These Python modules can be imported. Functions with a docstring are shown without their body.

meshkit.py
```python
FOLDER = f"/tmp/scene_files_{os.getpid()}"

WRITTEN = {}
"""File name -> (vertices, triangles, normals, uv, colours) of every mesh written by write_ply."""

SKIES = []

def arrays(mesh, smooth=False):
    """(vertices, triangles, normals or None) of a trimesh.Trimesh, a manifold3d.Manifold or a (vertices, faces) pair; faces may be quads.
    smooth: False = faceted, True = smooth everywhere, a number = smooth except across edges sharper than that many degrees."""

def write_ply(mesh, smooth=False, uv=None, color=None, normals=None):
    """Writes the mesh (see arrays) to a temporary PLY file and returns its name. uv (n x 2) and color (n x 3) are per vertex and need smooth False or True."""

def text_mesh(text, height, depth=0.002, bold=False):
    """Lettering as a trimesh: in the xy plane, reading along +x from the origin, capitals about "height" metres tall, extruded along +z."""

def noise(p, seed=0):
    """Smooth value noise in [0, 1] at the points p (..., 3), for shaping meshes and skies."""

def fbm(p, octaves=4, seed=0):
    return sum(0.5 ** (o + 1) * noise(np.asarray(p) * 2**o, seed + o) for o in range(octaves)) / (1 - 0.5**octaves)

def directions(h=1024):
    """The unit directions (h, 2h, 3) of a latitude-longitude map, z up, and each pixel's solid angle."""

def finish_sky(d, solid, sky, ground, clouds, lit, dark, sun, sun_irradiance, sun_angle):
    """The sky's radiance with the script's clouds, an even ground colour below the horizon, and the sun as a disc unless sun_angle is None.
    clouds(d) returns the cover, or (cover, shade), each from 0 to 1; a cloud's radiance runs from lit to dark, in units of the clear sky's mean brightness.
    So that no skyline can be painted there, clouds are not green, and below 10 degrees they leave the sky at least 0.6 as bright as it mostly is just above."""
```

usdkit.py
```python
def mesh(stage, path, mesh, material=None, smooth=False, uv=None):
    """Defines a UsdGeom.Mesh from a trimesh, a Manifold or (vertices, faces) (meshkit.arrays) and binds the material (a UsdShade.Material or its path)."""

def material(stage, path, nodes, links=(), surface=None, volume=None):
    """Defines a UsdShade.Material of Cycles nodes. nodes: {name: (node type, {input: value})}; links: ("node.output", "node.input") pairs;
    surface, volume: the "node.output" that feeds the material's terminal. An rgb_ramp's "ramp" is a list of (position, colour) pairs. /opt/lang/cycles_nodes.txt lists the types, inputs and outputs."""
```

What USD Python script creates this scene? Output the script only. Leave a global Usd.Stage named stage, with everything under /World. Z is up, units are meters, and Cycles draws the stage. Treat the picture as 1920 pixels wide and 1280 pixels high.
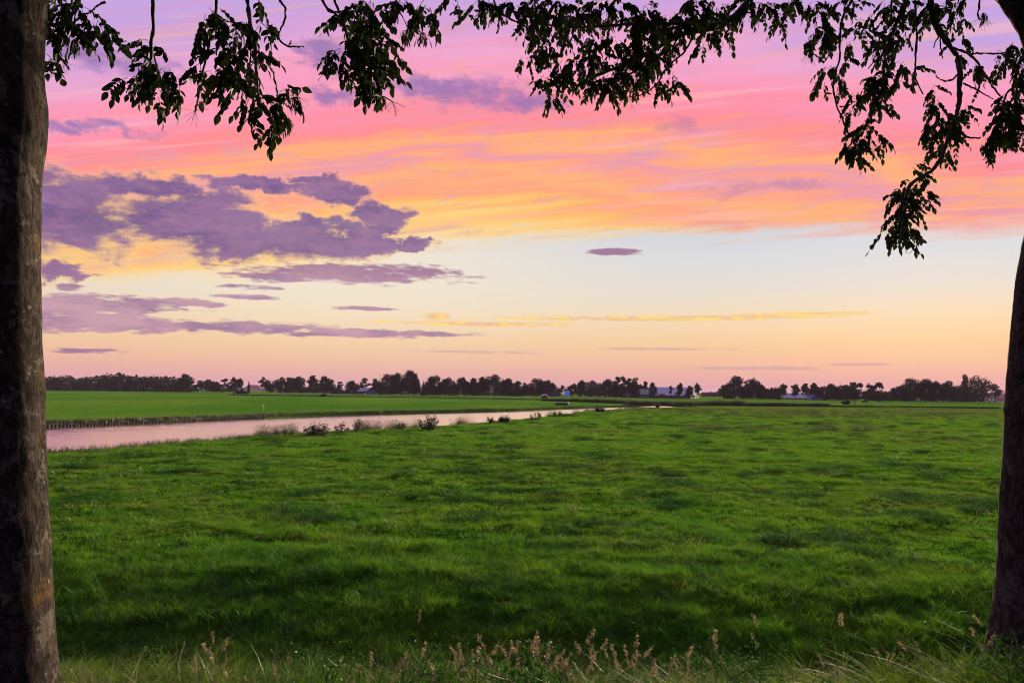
import math, numpy as np, trimesh, usdkit, meshkit
from pxr import Usd, UsdGeom, UsdLux, UsdShade, Gf, Sdf, Vt

stage = Usd.Stage.CreateInMemory()
UsdGeom.SetStageUpAxis(stage, 'Z')
UsdGeom.SetStageMetersPerUnit(stage, 1.0)
UsdGeom.Xform.Define(stage, '/World')
UsdGeom.Scope.Define(stage, '/World/Looks')
rng = np.random.default_rng(7)

# ------------------------------------------------------------------ camera, exposure, sun, sky
EYE = np.array([0.0, 0.0, 3.0])             # 3 m above the meadow, on the roadside dike
FPX = 1500.0                                # focal length in pixels of the 1920 px wide photograph
PITCH, ROLL = math.atan(95 / FPX), math.atan(0.0115)
EXPOSURE = 2.0
SUN_AZ, SUN_EL = math.radians(28), math.radians(10)
SUN_INTENSITY, SUN_ANGLE = 1.0, 16.0
SKY_STRENGTH = 0.1
HAZE = 0.000035

F = np.array([0, math.cos(PITCH), math.sin(PITCH)])
V0 = np.array([0, -math.sin(PITCH), math.cos(PITCH)])
X0 = np.array([1.0, 0, 0])
R = math.cos(ROLL) * X0 + math.sin(ROLL) * V0
U = math.cos(ROLL) * V0 - math.sin(ROLL) * X0

cam = UsdGeom.Camera.Define(stage, '/World/camera')
cam.CreateFocalLengthAttr(36.0 * FPX / 1920)
cam.CreateHorizontalApertureAttr(36.0)
cam.CreateVerticalApertureAttr(24.0)
cam.CreateClippingRangeAttr((0.05, 20000.0))
cam.CreateFStopAttr(0.0)
cam.CreateExposureAttr(EXPOSURE)
m = Gf.Matrix4d(*R, 0, *U, 0, *(-F), 0, *EYE, 1)
cam.AddTransformOp().Set(m)


def ray(px, py):
    d = F + (px - 960) / FPX * R - (py - 640) / FPX * U
    return d / np.linalg.norm(d)


def ground_at(px, py, z=0.0):
    d = ray(px, py)
    return EYE + d * (z - EYE[2]) / d[2]


def depth_at(px, py, y):
    d = ray(px, py)
    return EYE + d * y / d[1]


def lin(r, g, b):
    f = lambda c: (c / 255 / 12.92) if c / 255 < 0.04045 else ((c / 255 + 0.055) / 1.055) ** 2.4
    return (f(r), f(g), f(b))


class Graph:
    """Small helper that writes Cycles node graphs."""
    def __init__(self):
        self.nodes, self.links, self.n = {}, [], 0

    def add(self, kind, out, **inputs):
        self.n += 1
        name = f'n{self.n}'
        vals = {}
        for k, v in inputs.items():
            if isinstance(v, str) and '.' in v and v.split('.')[0] in self.nodes:
                self.links.append((v, f'{name}.{k}'))
            else:
                vals[k] = v
        self.nodes[name] = (kind, vals)
        return f'{name}.{out}'

    def math(self, op, a, b=0.0, c=0.0, clamp=False):
        return self.add('math', 'value', math_type=op, value1=a, value2=b, value3=c, use_clamp=clamp)

    def mix(self, fac, a, b, mode='mix'):
        return self.add('mix', 'color', mix_type=mode, fac=fac, color1=a, color2=b)

    def step(self, v, a, b, lo=0.0, hi=1.0):
        return self.add('map_range', 'result', range_type='smoothstep', value=v, from_min=a, from_max=b, to_min=lo, to_max=hi, clamp=True)

    def ramp(self, fac, stops):
        return self.add('rgb_ramp', 'color', fac=fac, ramp=stops)

    def noise(self, vec, scale, detail=4.0, rough=0.5, dist=0.0):
        return self.add('noise_texture', 'fac', vector=vec, scale=scale, detail=detail, roughness=rough, distortion=dist)

    def xyz(self, x, y, z):
        return self.add('combine_xyz', 'vector', x=x, y=y, z=z)

    def build(self, name, surface=None, volume=None):
        return usdkit.material(stage, f'/World/Looks/{name}', self.nodes, self.links, surface=surface, volume=volume)


def sky_material():
    g = Graph()
    d = g.add('texture_coordinate', 'generated')
    sep = g.add('separate_xyz', 'x', vector=d).split('.')[0]
    x, y, z = sep + '.x', sep + '.y', sep + '.z'
    az = g.math('multiply', g.math('arctan2', x, y), 57.2958)
    el = g.math('multiply', g.math('arcsine', z), 57.2958)
    # low clear air: physical sky blended with the peach-to-pale dusk gradient
    sky = g.add('sky_texture', 'color', sky_type='single_scattering', sun_disc=False, sun_elevation=SUN_EL,
                sun_rotation=SUN_AZ % (2 * math.pi), altitude=0.0, air_density=1.6, aerosol_density=2.5, ozone_density=3.0)
    t = g.math('divide', g.math('maximum', el, 0.0), 90.0)
    E = lambda e: e / 90.0
    clear = g.ramp(t, [(E(0), lin(210, 156, 172)), (E(1.0), lin(230, 170, 168)), (E(2.2), lin(243, 190, 162)), (E(3.6), lin(247, 206, 160)),
                       (E(5.4), lin(244, 219, 187)), (E(7.2), lin(230, 221, 213)), (E(9.2), lin(217, 219, 226)), (E(11.5), lin(204, 212, 228)),
                       (E(16), lin(205, 208, 230)), (E(26), lin(200, 190, 232)), (E(45), lin(206, 196, 236)), (E(90), lin(196, 198, 232))])
    # warm glow over the place where the sun went down
    gx = g.math('divide', g.math('subtract', az, -11.0), 17.0)
    gz = g.math('divide', g.math('subtract', el, 9.0), 5.0)
    glow = g.math('exponent', g.math('multiply', g.math('add', g.math('multiply', gx, gx), g.math('multiply', gz, gz)), -1.0))
    clear = g.mix(g.math('multiply', glow, 0.75), clear, lin(255, 240, 212))
    skyn = g.mix(1.0, sky, (0.045, 0.045, 0.045), 'multiply')
    clear = g.mix(0.06, clear, skyn)
    # the high streaked layer, lit from below; its edge is a straight line far off
    elP = g.math('multiply', g.math('arctan2', z, g.math('maximum', y, 0.35)), 57.2958)
    elS = g.math('subtract', elP, g.math('multiply', az, 0.042))
    vS = g.xyz(g.math('multiply', x, 1.3), g.math('multiply', y, 1.3), g.math('divide', elS, 7.0))
    w1 = g.noise(vS, 1.9, 3.0, 0.5, 0.5)
    elF = g.math('subtract', elP, g.math('multiply', az, 0.10))
    vF = g.xyz(g.math('multiply', x, 2.2), g.math('multiply', y, 2.2), g.math('divide', elF, 1.3))
    w2 = g.noise(vF, 1.5, 5.0, 0.55, 0.35)
    vW = g.xyz(g.math('multiply', x, 6.0), g.math('multiply', y, 6.0), g.math('divide', elF, 1.7))
    w3 = g.noise(vW, 1.5, 6.0, 0.62, 0.9)
    side = g.math('multiply', g.math('add', az, 5.0), 1 / 28.0)
    side = g.math('minimum', g.math('multiply', side, side), 2.5)
    tt = g.math('add', g.math('add', elS, g.math('multiply', side, 1.9)), g.math('multiply', g.math('subtract', w1, 0.5), 7.5))
    tt = g.math('add', tt, g.math('multiply', g.math('subtract', w2, 0.5), 4.0))
    tt = g.math('divide', g.math('maximum', tt, 0.0), 40.0, clamp=True)
    Q = lambda e: e / 40.0
    high = g.ramp(tt, [(Q(0), lin(255, 218, 150)), (Q(10.0), lin(255, 222, 150)), (Q(11.6), lin(255, 206, 124)), (Q(12.6), lin(255, 186, 112)), (Q(13.5), lin(255, 166, 132)),
                       (Q(14.4), lin(255, 182, 126)), (Q(15.2), lin(255, 164, 140)), (Q(15.8), lin(236, 158, 176)), (Q(16.4), lin(255, 168, 136)), (Q(17.2), lin(255, 180, 124)),
                       (Q(17.8), lin(255, 160, 138)), (Q(18.7), lin(255, 144, 148)), (Q(20.2), lin(255, 148, 172)), (Q(22.0), lin(250, 160, 194)),
                       (Q(23.8), lin(240, 168, 208)), (Q(25.5), lin(216, 164, 216)), (Q(27.5), lin(200, 164, 224)), (Q(32), lin(198, 174, 230)), (Q(40), lin(206, 190, 236))])
    high = g.mix(g.math('multiply', g.step(w3, 0.50, 0.68), 0.50), high, lin(222, 158, 186))
    high = g.mix(g.math('multiply', g.step(w2, 0.54, 0.70), 0.45), high, lin(255, 190, 186))
    vD = g.xyz(g.math('multiply', x, 3.0), g.math('multiply', y, 3.0), g.math('divide', g.math('subtract', elP, g.math('multiply', az, 0.16)), 0.9))
    w4 = g.noise(vD, 1.3, 5.0, 0.6, 0.5)
    high = g.mix(g.math('multiply', g.step(w4, 0.55, 0.72), 0.45), high, lin(255, 176, 120))
    high = g.mix(g.math('multiply', g.step(w4, 0.45, 0.30), 0.35), high, lin(248, 150, 168))
    edge = g.math('add', g.math('subtract', elS, 10.6), g.math('add', g.math('multiply', g.math('subtract', w2, 0.5), 3.0), g.math('multiply', g.math('subtract', w3, 0.5), 2.2)))
    edge = g.math('add', edge, g.math('multiply', g.step(az, -5.0, -20.0), 2.2))
    cover = g.step(edge, -0.5, 1.3)
    cover = g.math('multiply', cover, g.step(el, 75.0, 30.0, 0.0, 1.0))
    col = g.mix(cover, clear, high)

    # individual clouds: (centre given by the pixel it has in the photograph, half width, half height)
    vC = g.xyz(g.math('multiply', x, 1.0), g.math('multiply', y, 1.0), g.math('multiply', z, 2.6))
    nC = g.noise(vC, 11.0, 8.0, 0.6, 0.3)
    nC2 = g.noise(vC, 42.0, 5.0, 0.6, 0.3)
    vL = g.xyz(x, y, g.math('multiply', z, 5.0))
    nL = g.noise(vL, 10.0, 7.0, 0.6, 0.2)
    vLs = g.noise(vL, 42.0, 4.0, 0.55)
    wa = g.math('multiply', g.math('subtract', g.noise(vC, 26.0, 4.0, 0.6), 0.5), 5.5)
    we = g.math('multiply', g.math('subtract', g.noise(g.xyz(y, z, x), 30.0, 4.0, 0.6), 0.5), 2.4)
    azW, elW = g.math('add', az, wa), g.math('add', el, we)

    def field(blobs, warp=True):
        best = None
        for bx, by, rx, ry in blobs:
            dd = ray(bx, by)
            a0, e0 = math.degrees(math.atan2(dd[0], dd[1])), math.degrees(math.asin(dd[2]))
            k = 180 / math.pi / FPX * math.cos(math.radians(a0))
            ux = g.math('multiply', g.math('subtract', azW if warp else az, a0), 1 / (rx * k * math.cos(math.radians(a0))))
            uz = g.math('multiply', g.math('subtract', elW if warp else el, e0), 1 / (ry * k))
            f = g.math('subtract', 1.0, g.math('add', g.math('multiply', ux, ux), g.math('multiply', uz, uz)))
            best = f if best is None else g.math('maximum', best, f)
        return best

    def ragged(f, a, ka, b, kb):
        return g.math('add', f, g.math('add', g.math('multiply', g.math('subtract', a, 0.5), ka), g.math('multiply', g.math('subtract', b, 0.5), kb)))
    cumulus = field([(120, 405, 210, 84), (330, 420, 190, 66), (45, 390, 190, 90), (430, 455, 150, 46), (560, 462, 140, 42), (300, 358, 220, 26),
                     (500, 345, 110, 16), (640, 365, 70, 26), (715, 400, 62, 24), (600, 335, 60, 13), (665, 455, 80, 24), (770, 458, 62, 11), (90, 500, 60, 26), (590, 420, 66, 26), (690, 430, 70, 16)])
    cf = g.math('add', ragged(cumulus, nC, 2.9, nC2, 1.2), 0.05)
    cmask = g.step(cf, -0.42, 0.62)
    inner = g.step(cf, -0.1, 0.8)
    body = g.mix(g.step(nC, 0.36, 0.64), lin(90, 78, 140), lin(142, 110, 156))
    body = g.mix(g.step(nC2, 0.40, 0.72, 0.0, 0.35), body, lin(190, 135, 160))
    body = g.mix(g.step(el, 11.0, 8.0, 0.0, 0.5), body, lin(160, 115, 155))
    rim = g.mix(g.step(el, 10.0, 15.5), lin(255, 214, 150), lin(255, 172, 152))
    col = g.mix(g.math('multiply', cmask, 0.95), col, g.mix(inner, rim, body))
    lows = field([(650, 513, 235, 20), (760, 505, 120, 14), (510, 520, 100, 11), (230, 570, 200, 19), (60, 575, 170, 28), (330, 567, 110, 9), (470, 557, 70, 6), (200, 604, 280, 20), (430, 613, 230, 15), (640, 624, 240, 10), (780, 626, 120, 7),
                  (60, 600, 160, 28), (160, 658, 100, 7), (680, 578, 70, 5), (470, 538, 70, 6), (130, 538, 30, 10), (1150, 472, 52, 7)], False)
    lf = g.math('subtract', ragged(lows, nL, 2.6, vLs, 2.6), 0.1)
    lmask = g.step(lf, -0.15, 0.65)
    lcol = g.mix(g.step(nL, 0.36, 0.66), lin(152, 112, 154), lin(198, 152, 172))
    lcol = g.mix(g.step(el, 6.5, 9.5), lcol, lin(158, 108, 146))
    col = g.mix(g.math('multiply', lmask, 0.9), col, lcol)
    faint = ragged(field([(1420, 690, 140, 4), (1600, 683, 70, 3), (1240, 654, 120, 3), (900, 660, 140, 3)], False), nL, 2.0, vLs, 2.6)
    col = g.mix(g.math('multiply', g.step(faint, -0.3, 0.9), 0.45), col, lin(190, 150, 172))
    mids = field([(880, 175, 135, 30), (800, 165, 90, 24), (960, 195, 90, 20), (620, 100, 60, 32), (635, 180, 50, 18), (180, 240, 160, 12), (1275, 238, 36, 18), (1450, 352, 130, 10), (200, 110, 140, 26)])
    mf = ragged(mids, nC, 2.8, nC2, 2.4)
    mmask = g.step(mf, -0.5, 1.3)
    fade = g.step(az, 4.0, 9.0, 0.85, 0.4)
    col = g.mix(g.math('multiply', mmask, fade), col, lin(148, 116, 178))
    # thin gilded strip of low cloud
    gold = field([(900, 607, 200, 5), (1250, 597, 340, 6), (1500, 589, 160, 4), (820, 593, 30, 9)], False)
    gf = g.math('add', gold, g.math('multiply', g.math('subtract', vLs, 0.5), 4.5))
    col = g.mix(g.math('multiply', g.step(gf, -0.3, 0.9), 0.85), col, g.mix(g.step(vLs, 0.38, 0.62), lin(238, 172, 132), lin(255, 222, 130)))
    # away from the sunset the dusk sky gets darker and bluer
    front = g.math('add', g.math('multiply', x, -0.25), g.math('multiply', y, 0.968))
    fb = g.step(front, 0.45, -0.55)
    col = g.mix(g.math('multiply', fb, 0.92), col, g.ramp(t, [(0, lin(118, 104, 138)), (0.15, lin(112, 98, 140)), (0.5, lin(120, 122, 172)), (1.0, lin(196, 198, 232))]))
    col = g.mix(g.step(el, 0.0, -3.0), col, lin(40, 50, 30))
    k = 1.0 / (SKY_STRENGTH * 2 ** EXPOSURE)
    col = g.mix(1.0, col, (k, k, k), 'multiply')
    bg = g.add('background_shader', 'background', color=col, strength=SKY_STRENGTH)
    return g.build('dusk_sky', surface=bg)


dome = UsdLux.DomeLight.Define(stage, '/World/sky')
dome.CreateIntensityAttr(1.0)
UsdShade.MaterialBindingAPI.Apply(dome.GetPrim()).Bind(sky_material())
dome.GetPrim().SetCustomDataByKey('kind', 'structure')
sun = UsdLux.DistantLight.Define(stage, '/World/sun')
sun.CreateIntensityAttr(SUN_INTENSITY)
sun.CreateAngleAttr(SUN_ANGLE)
sun.CreateColorAttr(Gf.Vec3f(1.0, 0.78, 0.52))
sun.GetPrim().CreateAttribute('inputs:normalize', Sdf.ValueTypeNames.Bool).Set(True)
sd = np.array([math.sin(SUN_AZ) * math.cos(SUN_EL), math.cos(SUN_AZ) * math.cos(SUN_EL), math.sin(SUN_EL)])
sx = np.cross([0, 0, 1], sd); sx /= np.linalg.norm(sx)
sy = np.cross(sd, sx)
sun.AddTransformOp().Set(Gf.Matrix4d(*sx, 0, *sy, 0, *sd, 0, 0, 0, 50, 1))

# ------------------------------------------------------------------ helpers for things and parts
_names, _at = {}, {}


def unique(parent, name):
    n = _names.get((parent, name), 0)
    _names[(parent, name)] = n + 1
    return f'{parent}/{name}' + (f'_{n:03d}' if n else '')


def tag(prim, label=None, cat=None, group=None, kind=None):
    for k, v in (('label', label), ('category', cat), ('group', group), ('kind', kind)):
        if v:
            prim.SetCustomDataByKey(k, v)
    return prim


def thing(name, label, cat, loc=(0, 0, 0), group=None):
    path = unique('/World', name)
    x = UsdGeom.Xform.Define(stage, path)
    x.AddTranslateOp().Set(Gf.Vec3d(*map(float, loc)))
    _at[path] = np.array(loc, float)
    tag(x.GetPrim(), label, cat, group)
    return path


def vf(mesh):
    if isinstance(mesh, tuple):
        return np.asarray(mesh[0], float), np.asarray(mesh[1], int)
    return np.array(mesh.vertices), np.array(mesh.faces)


def part(parent, name, mesh, mat, smooth=False, kind=None, label=None):
    """One mesh under a thing or part; vertices are given in world coordinates."""
    path = unique(parent, name)
    v, f = vf(mesh)
    top = '/'.join(parent.split('/')[:3])
    p = usdkit.mesh(stage, path, (v - _at.get(top, np.zeros(3)), f), mat, smooth)
    tag(p.GetPrim(), label, None, None, kind)
    return path


def surface(name, mesh, mat, kind='structure', smooth=False, label=None, cat=None):
    path = unique('/World', name)
    p = usdkit.mesh(stage, path, vf(mesh), mat, smooth)
    tag(p.GetPrim(), label, cat, None, kind)
    return path


def join(ms):
    vs, fs, n = [], [], 0
    for m_ in ms:
        v, f = vf(m_)
        vs.append(v); fs.append(f + n); n += len(v)
    return np.vstack(vs), np.vstack(fs)


def box(c, size, rz=0.0, rx=0.0, ry=0.0):
    b = trimesh.creation.box(size)
    T = trimesh.transformations
    b.apply_transform(T.euler_matrix(rx, ry, rz))
    b.apply_translation(c)
    return vf(b)


def tube(points, radii, sides=8, rough=0.0, seed=0):
    p = np.asarray(points, float)
    r = np.broadcast_to(radii, (len(p),)).astype(float)
    t = np.gradient(p, axis=0)
    t /= np.linalg.norm(t, axis=1, keepdims=True) + 1e-12
    ref = np.array([0.31, 0.95, 0.05]) if abs(t[:, 2]).mean() > 0.6 else np.array([0.05, 0.1, 1.0])
    a = np.cross(t, ref); a /= np.linalg.norm(a, axis=1, keepdims=True) + 1e-12
    b = np.cross(t, a)
    ang = np.arange(sides) * 2 * np.pi / sides
    rr = np.repeat(r[:, None], sides, 1)
    if rough:
        q = np.stack([np.cos(ang)[None, :] * np.ones((len(p), 1)) * 2, np.sin(ang)[None, :] * np.ones((len(p), 1)) * 2, np.arange(len(p))[:, None] * 0.5 * np.ones((1, sides))], -1)
        rr = rr * (1 + rough * (meshkit.fbm(q, 3, seed) - 0.5) * 2)
    v = p[:, None] + rr[..., None] * (np.cos(ang)[None, :, None] * a[:, None] + np.sin(ang)[None, :, None] * b[:, None])
    i, j = np.meshgrid(np.arange(len(p) - 1), np.arange(sides), indexing='ij')
    q = np.stack([i * sides + j, i * sides + (j + 1) % sides, (i + 1) * sides + (j + 1) % sides, (i + 1) * sides + j], -1).reshape(-1, 4)
    f = np.vstack([q[:, [0, 2, 1]], q[:, [0, 3, 2]]])
    n = len(p) * sides
    v = np.vstack([v.reshape(-1, 3), p[:1], p[-1:]])
    e = np.arange(sides)
    f = np.vstack([f, np.stack([np.full(sides, n), e, (e + 1) % sides], 1), np.stack([np.full(sides, n + 1), (len(p) - 1) * sides + (e + 1) % sides, (len(p) - 1) * sides + e], 1)])
    return v, f


def smooth_line(pts, n):
    p = np.asarray(pts, float)
    if len(p) < 3:
        s = np.linspace(0, 1, n)[:, None]
        return p[0] * (1 - s) + p[-1] * s
    from scipy.interpolate import PchipInterpolator
    d = np.r_[0, np.cumsum(np.linalg.norm(np.diff(p, axis=0), axis=1))]
    return PchipInterpolator(d, p)(np.linspace(0, d[-1], n))


# ------------------------------------------------------------------ materials
def plain(name, color, rough=0.7, var=0.25, scale=3.0, spec=0.3):
    g = Graph()
    pos = g.add('geometry', 'position')
    n = g.noise(pos, scale, 4.0, 0.6)
    c = g.mix(n, tuple(x * (1 - var) for x in color), tuple(x * (1 + var) for x in color))
    s = g.add('principled_bsdf', 'BSDF', base_color=c, roughness=rough, specular_ior_level=spec)
    return g.build(name, s)


def grass_material(name, fresh, yellow, dull, dark, trans=0.42, tipvar=True):
    """Leaf material whose colour drifts over the meadow: fresh, yellowish, dull and dark swards."""
    g = Graph()
    pos = g.add('geometry', 'position')
    n1 = g.noise(pos, 0.045, 3.0, 0.55)
    n2 = g.noise(pos, 0.35, 3.0, 0.6)
    n3 = g.noise(pos, 2.3, 2.0, 0.6)
    c = g.mix(g.step(n2, 0.38, 0.64), fresh, yellow)
    c = g.mix(g.math('multiply', g.step(n1, 0.50, 0.66), 0.65), c, dull)
    c = g.mix(g.math('multiply', g.step(n3, 0.50, 0.68), 0.55), c, dark)
    rnd = g.add('geometry', 'random_per_island')
    sep = g.add('separate_xyz', 'y', vector=pos)
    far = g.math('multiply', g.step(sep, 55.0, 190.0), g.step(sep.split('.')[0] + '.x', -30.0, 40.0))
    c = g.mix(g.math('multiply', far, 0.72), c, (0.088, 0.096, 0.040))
    c = g.mix(g.math('multiply', g.step(rnd, 0.45, 1.0), 0.6), c, tuple(x * 1.45 for x in yellow))
    n4 = g.noise(pos, 13.0, 2.0, 0.6)
    c = g.mix(g.math('multiply', g.step(n4, 0.50, 0.36), 0.6), c, tuple(x * 0.8 for x in dark))
    c = g.mix(g.math('multiply', g.step(n4, 0.55, 0.70), 0.55), c, tuple(x * 1.3 for x in yellow))
    c = g.mix(g.math('multiply', g.step(rnd, 0.4, 0.0), 0.4), c, tuple(x * 0.7 for x in dark))
    d1 = g.add('diffuse_bsdf', 'BSDF', color=c)
    d2 = g.add('translucent_bsdf', 'BSDF', color=g.mix(1.0, c, (1.15, 1.1, 0.55), 'multiply'))
    mx = g.add('mix_closure', 'closure', fac=trans, closure1=d1, closure2=d2)
    gl = g.add('glossy_bsdf', 'BSDF', color=(0.9, 0.95, 1.0), roughness=0.42)
    return g.build(name, g.add('mix_closure', 'closure', fac=0.010, closure1=mx, closure2=gl))


def leaf_material(name, c1, c2, trans=0.3, gloss=0.04):
    g = Graph()
    pos = g.add('geometry', 'position')
    rnd = g.add('geometry', 'random_per_island')
    n = g.noise(pos, 1.3, 3.0, 0.6)
    c = g.mix(g.math('add', g.math('multiply', rnd, 0.5), g.math('multiply', g.step(n, 0.35, 0.65), 0.5)), c1, c2)
    d1 = g.add('diffuse_bsdf', 'BSDF', color=c)
    d2 = g.add('translucent_bsdf', 'BSDF', color=c)
    mx = g.add('mix_closure', 'closure', fac=trans, closure1=d1, closure2=d2)
    gl = g.add('glossy_bsdf', 'BSDF', color=(0.8, 0.85, 0.9), roughness=0.4)
    return g.build(name, g.add('mix_closure', 'closure', fac=gloss, closure1=mx, closure2=gl))


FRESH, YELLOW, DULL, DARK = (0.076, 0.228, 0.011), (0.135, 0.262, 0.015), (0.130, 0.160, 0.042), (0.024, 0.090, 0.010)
M = {}
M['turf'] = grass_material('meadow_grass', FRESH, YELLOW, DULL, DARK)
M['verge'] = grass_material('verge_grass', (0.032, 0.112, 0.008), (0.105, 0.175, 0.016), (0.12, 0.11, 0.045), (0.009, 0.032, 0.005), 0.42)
M['tussock'] = grass_material('tussock_grass', (0.022, 0.085, 0.012), (0.035, 0.11, 0.014), (0.06, 0.085, 0.035), (0.014, 0.055, 0.012), 0.3)
M['straw'] = leaf_material('seed_straw', (0.15, 0.12, 0.06), (0.30, 0.22, 0.13), 0.4)
M['rust'] = leaf_material('seed_rust', (0.16, 0.11, 0.07), (0.28, 0.18, 0.12), 0.35)
M['reed'] = leaf_material('reed_leaf', (0.040, 0.066, 0.020), (0.080, 0.085, 0.035), 0.3)
M['herb'] = leaf_material('bank_herb', (0.036, 0.052, 0.016), (0.090, 0.062, 0.042), 0.3)
M['ash'] = leaf_material('ash_leaf', (0.013, 0.022, 0.006), (0.026, 0.034, 0.009), 0.2, 0.015)
M['ash_dry'] = leaf_material('ash_keys', (0.040, 0.026, 0.018), (0.055, 0.035, 0.025), 0.2)
M['twig'] = plain('twig_bark', (0.035, 0.028, 0.024), 0.85, 0.3, 30)
M['crown'] = leaf_material('far_crown', (0.014, 0.020, 0.012), (0.028, 0.032, 0.018), 0.10, 0.02)
M['crown_warm'] = leaf_material('far_crown_warm', (0.028, 0.027, 0.018), (0.044, 0.038, 0.024), 0.10, 0.02)
M['trunk_far'] = plain('far_trunk', (0.05, 0.04, 0.033), 0.9, 0.3, 0.8)
M['roof_slate'] = plain('slate_roof', (0.075, 0.075, 0.105), 0.5, 0.2, 0.5, 0.5)
M['roof_red'] = plain('red_tile_roof', (0.25, 0.075, 0.055), 0.75, 0.2, 0.8)
M['roof_metal'] = plain('pale_sheet_roof', (0.12, 0.12, 0.18), 0.55, 0.12, 0.4, 0.3)
M['roof_blue'] = plain('blue_sheet_roof', (0.05, 0.16, 0.42), 0.45, 0.15, 0.5, 0.5)
M['brick_far'] = plain('far_brick_wall', (0.17, 0.095, 0.075), 0.85, 0.2, 1.5)
M['wall_pale'] = plain('pale_wall', (0.42, 0.36, 0.34), 0.8, 0.12, 1.0)
M['wall_dark'] = plain('tarred_wall', (0.055, 0.045, 0.055), 0.8, 0.2, 1.0)
M['wall_blue'] = plain('blue_boarded_wall', (0.035, 0.065, 0.20), 0.7, 0.2, 1.0)
M['white'] = plain('white_paint', (0.74, 0.72, 0.72), 0.5, 0.05, 2.0)
M['glass_dark'] = plain('window_glass', (0.02, 0.022, 0.03), 0.08, 0.1, 1.0, 0.6)
M['wood'] = plain('weathered_wood', (0.06, 0.05, 0.042), 0.85, 0.35, 6.0)
M['wool'] = plain('sheep_wool', (0.62, 0.55, 0.48), 0.95, 0.15, 8.0, 0.1)
M['cow'] = plain('dark_hide', (0.03, 0.024, 0.022), 0.8, 0.3, 2.0)
M['drum'] = plain('dark_green_paint', (0.035, 0.05, 0.04), 0.5, 0.2, 3.0)


def bark_material(name, base, pale, moss, scale=1.0):
    g = Graph()
    pos = g.add('geometry', 'position')
    st = g.add('mapping', 'vector', vector=pos, scale=(8.0, 8.0, 2.6))
    fis = g.noise(st, 3.4, 9.0, 0.72, 1.2)
    blot = g.noise(pos, 5.5, 8.0, 0.7, 0.6)
    blot2 = g.noise(pos, 2.2, 6.0, 0.65, 0.5)
    blot3 = g.noise(g.add('mapping', 'vector', vector=pos, location=(3.1, 7.7, 1.3)), 9.0, 7.0, 0.7, 0.5)
    spot = g.add('voronoi_texture', 'distance', vector=pos, scale=13.0, randomness=1.0)
    spot2 = g.noise(pos, 26.0, 4.0, 0.6)
    c = g.mix(g.step(fis, 0.36, 0.66), tuple(x * 0.25 for x in base), tuple(x * 1.3 for x in base))
    c = g.mix(g.step(blot, 0.53, 0.58, 0.0, 0.8), c, pale)
    c = g.mix(g.step(blot3, 0.50, 0.44, 0.0, 0.88), c, tuple(x * 0.16 for x in base))
    c = g.mix(g.step(blot2, 0.60, 0.68, 0.0, 0.65), c, moss)
    sp = g.math('multiply', g.step(spot, 0.20, 0.12), g.step(spot2, 0.52, 0.6))
    c = g.mix(g.math('multiply', sp, 0.7), c, tuple(min(1, x * 2.0) for x in pale))
    h = g.math('add', g.math('multiply', fis, 1.2), g.math('add', g.math('multiply', blot, 0.9), g.math('multiply', spot2, 0.5)))
    b = g.add('bump', 'normal', height=h, strength=1.0, distance=0.055)
    return g.build(name, g.add('principled_bsdf', 'BSDF', base_color=c, roughness=0.95, specular_ior_level=0.08, normal=b))


M['bark_left'] = bark_material('furrowed_bark', (0.048, 0.034, 0.028), (0.115, 0.098, 0.088), (0.12, 0.062, 0.013))
M['bark_right'] = bark_material('dark_bark', (0.038, 0.029, 0.026), (0.060, 0.048, 0.043), (0.05, 0.035, 0.016))


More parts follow.
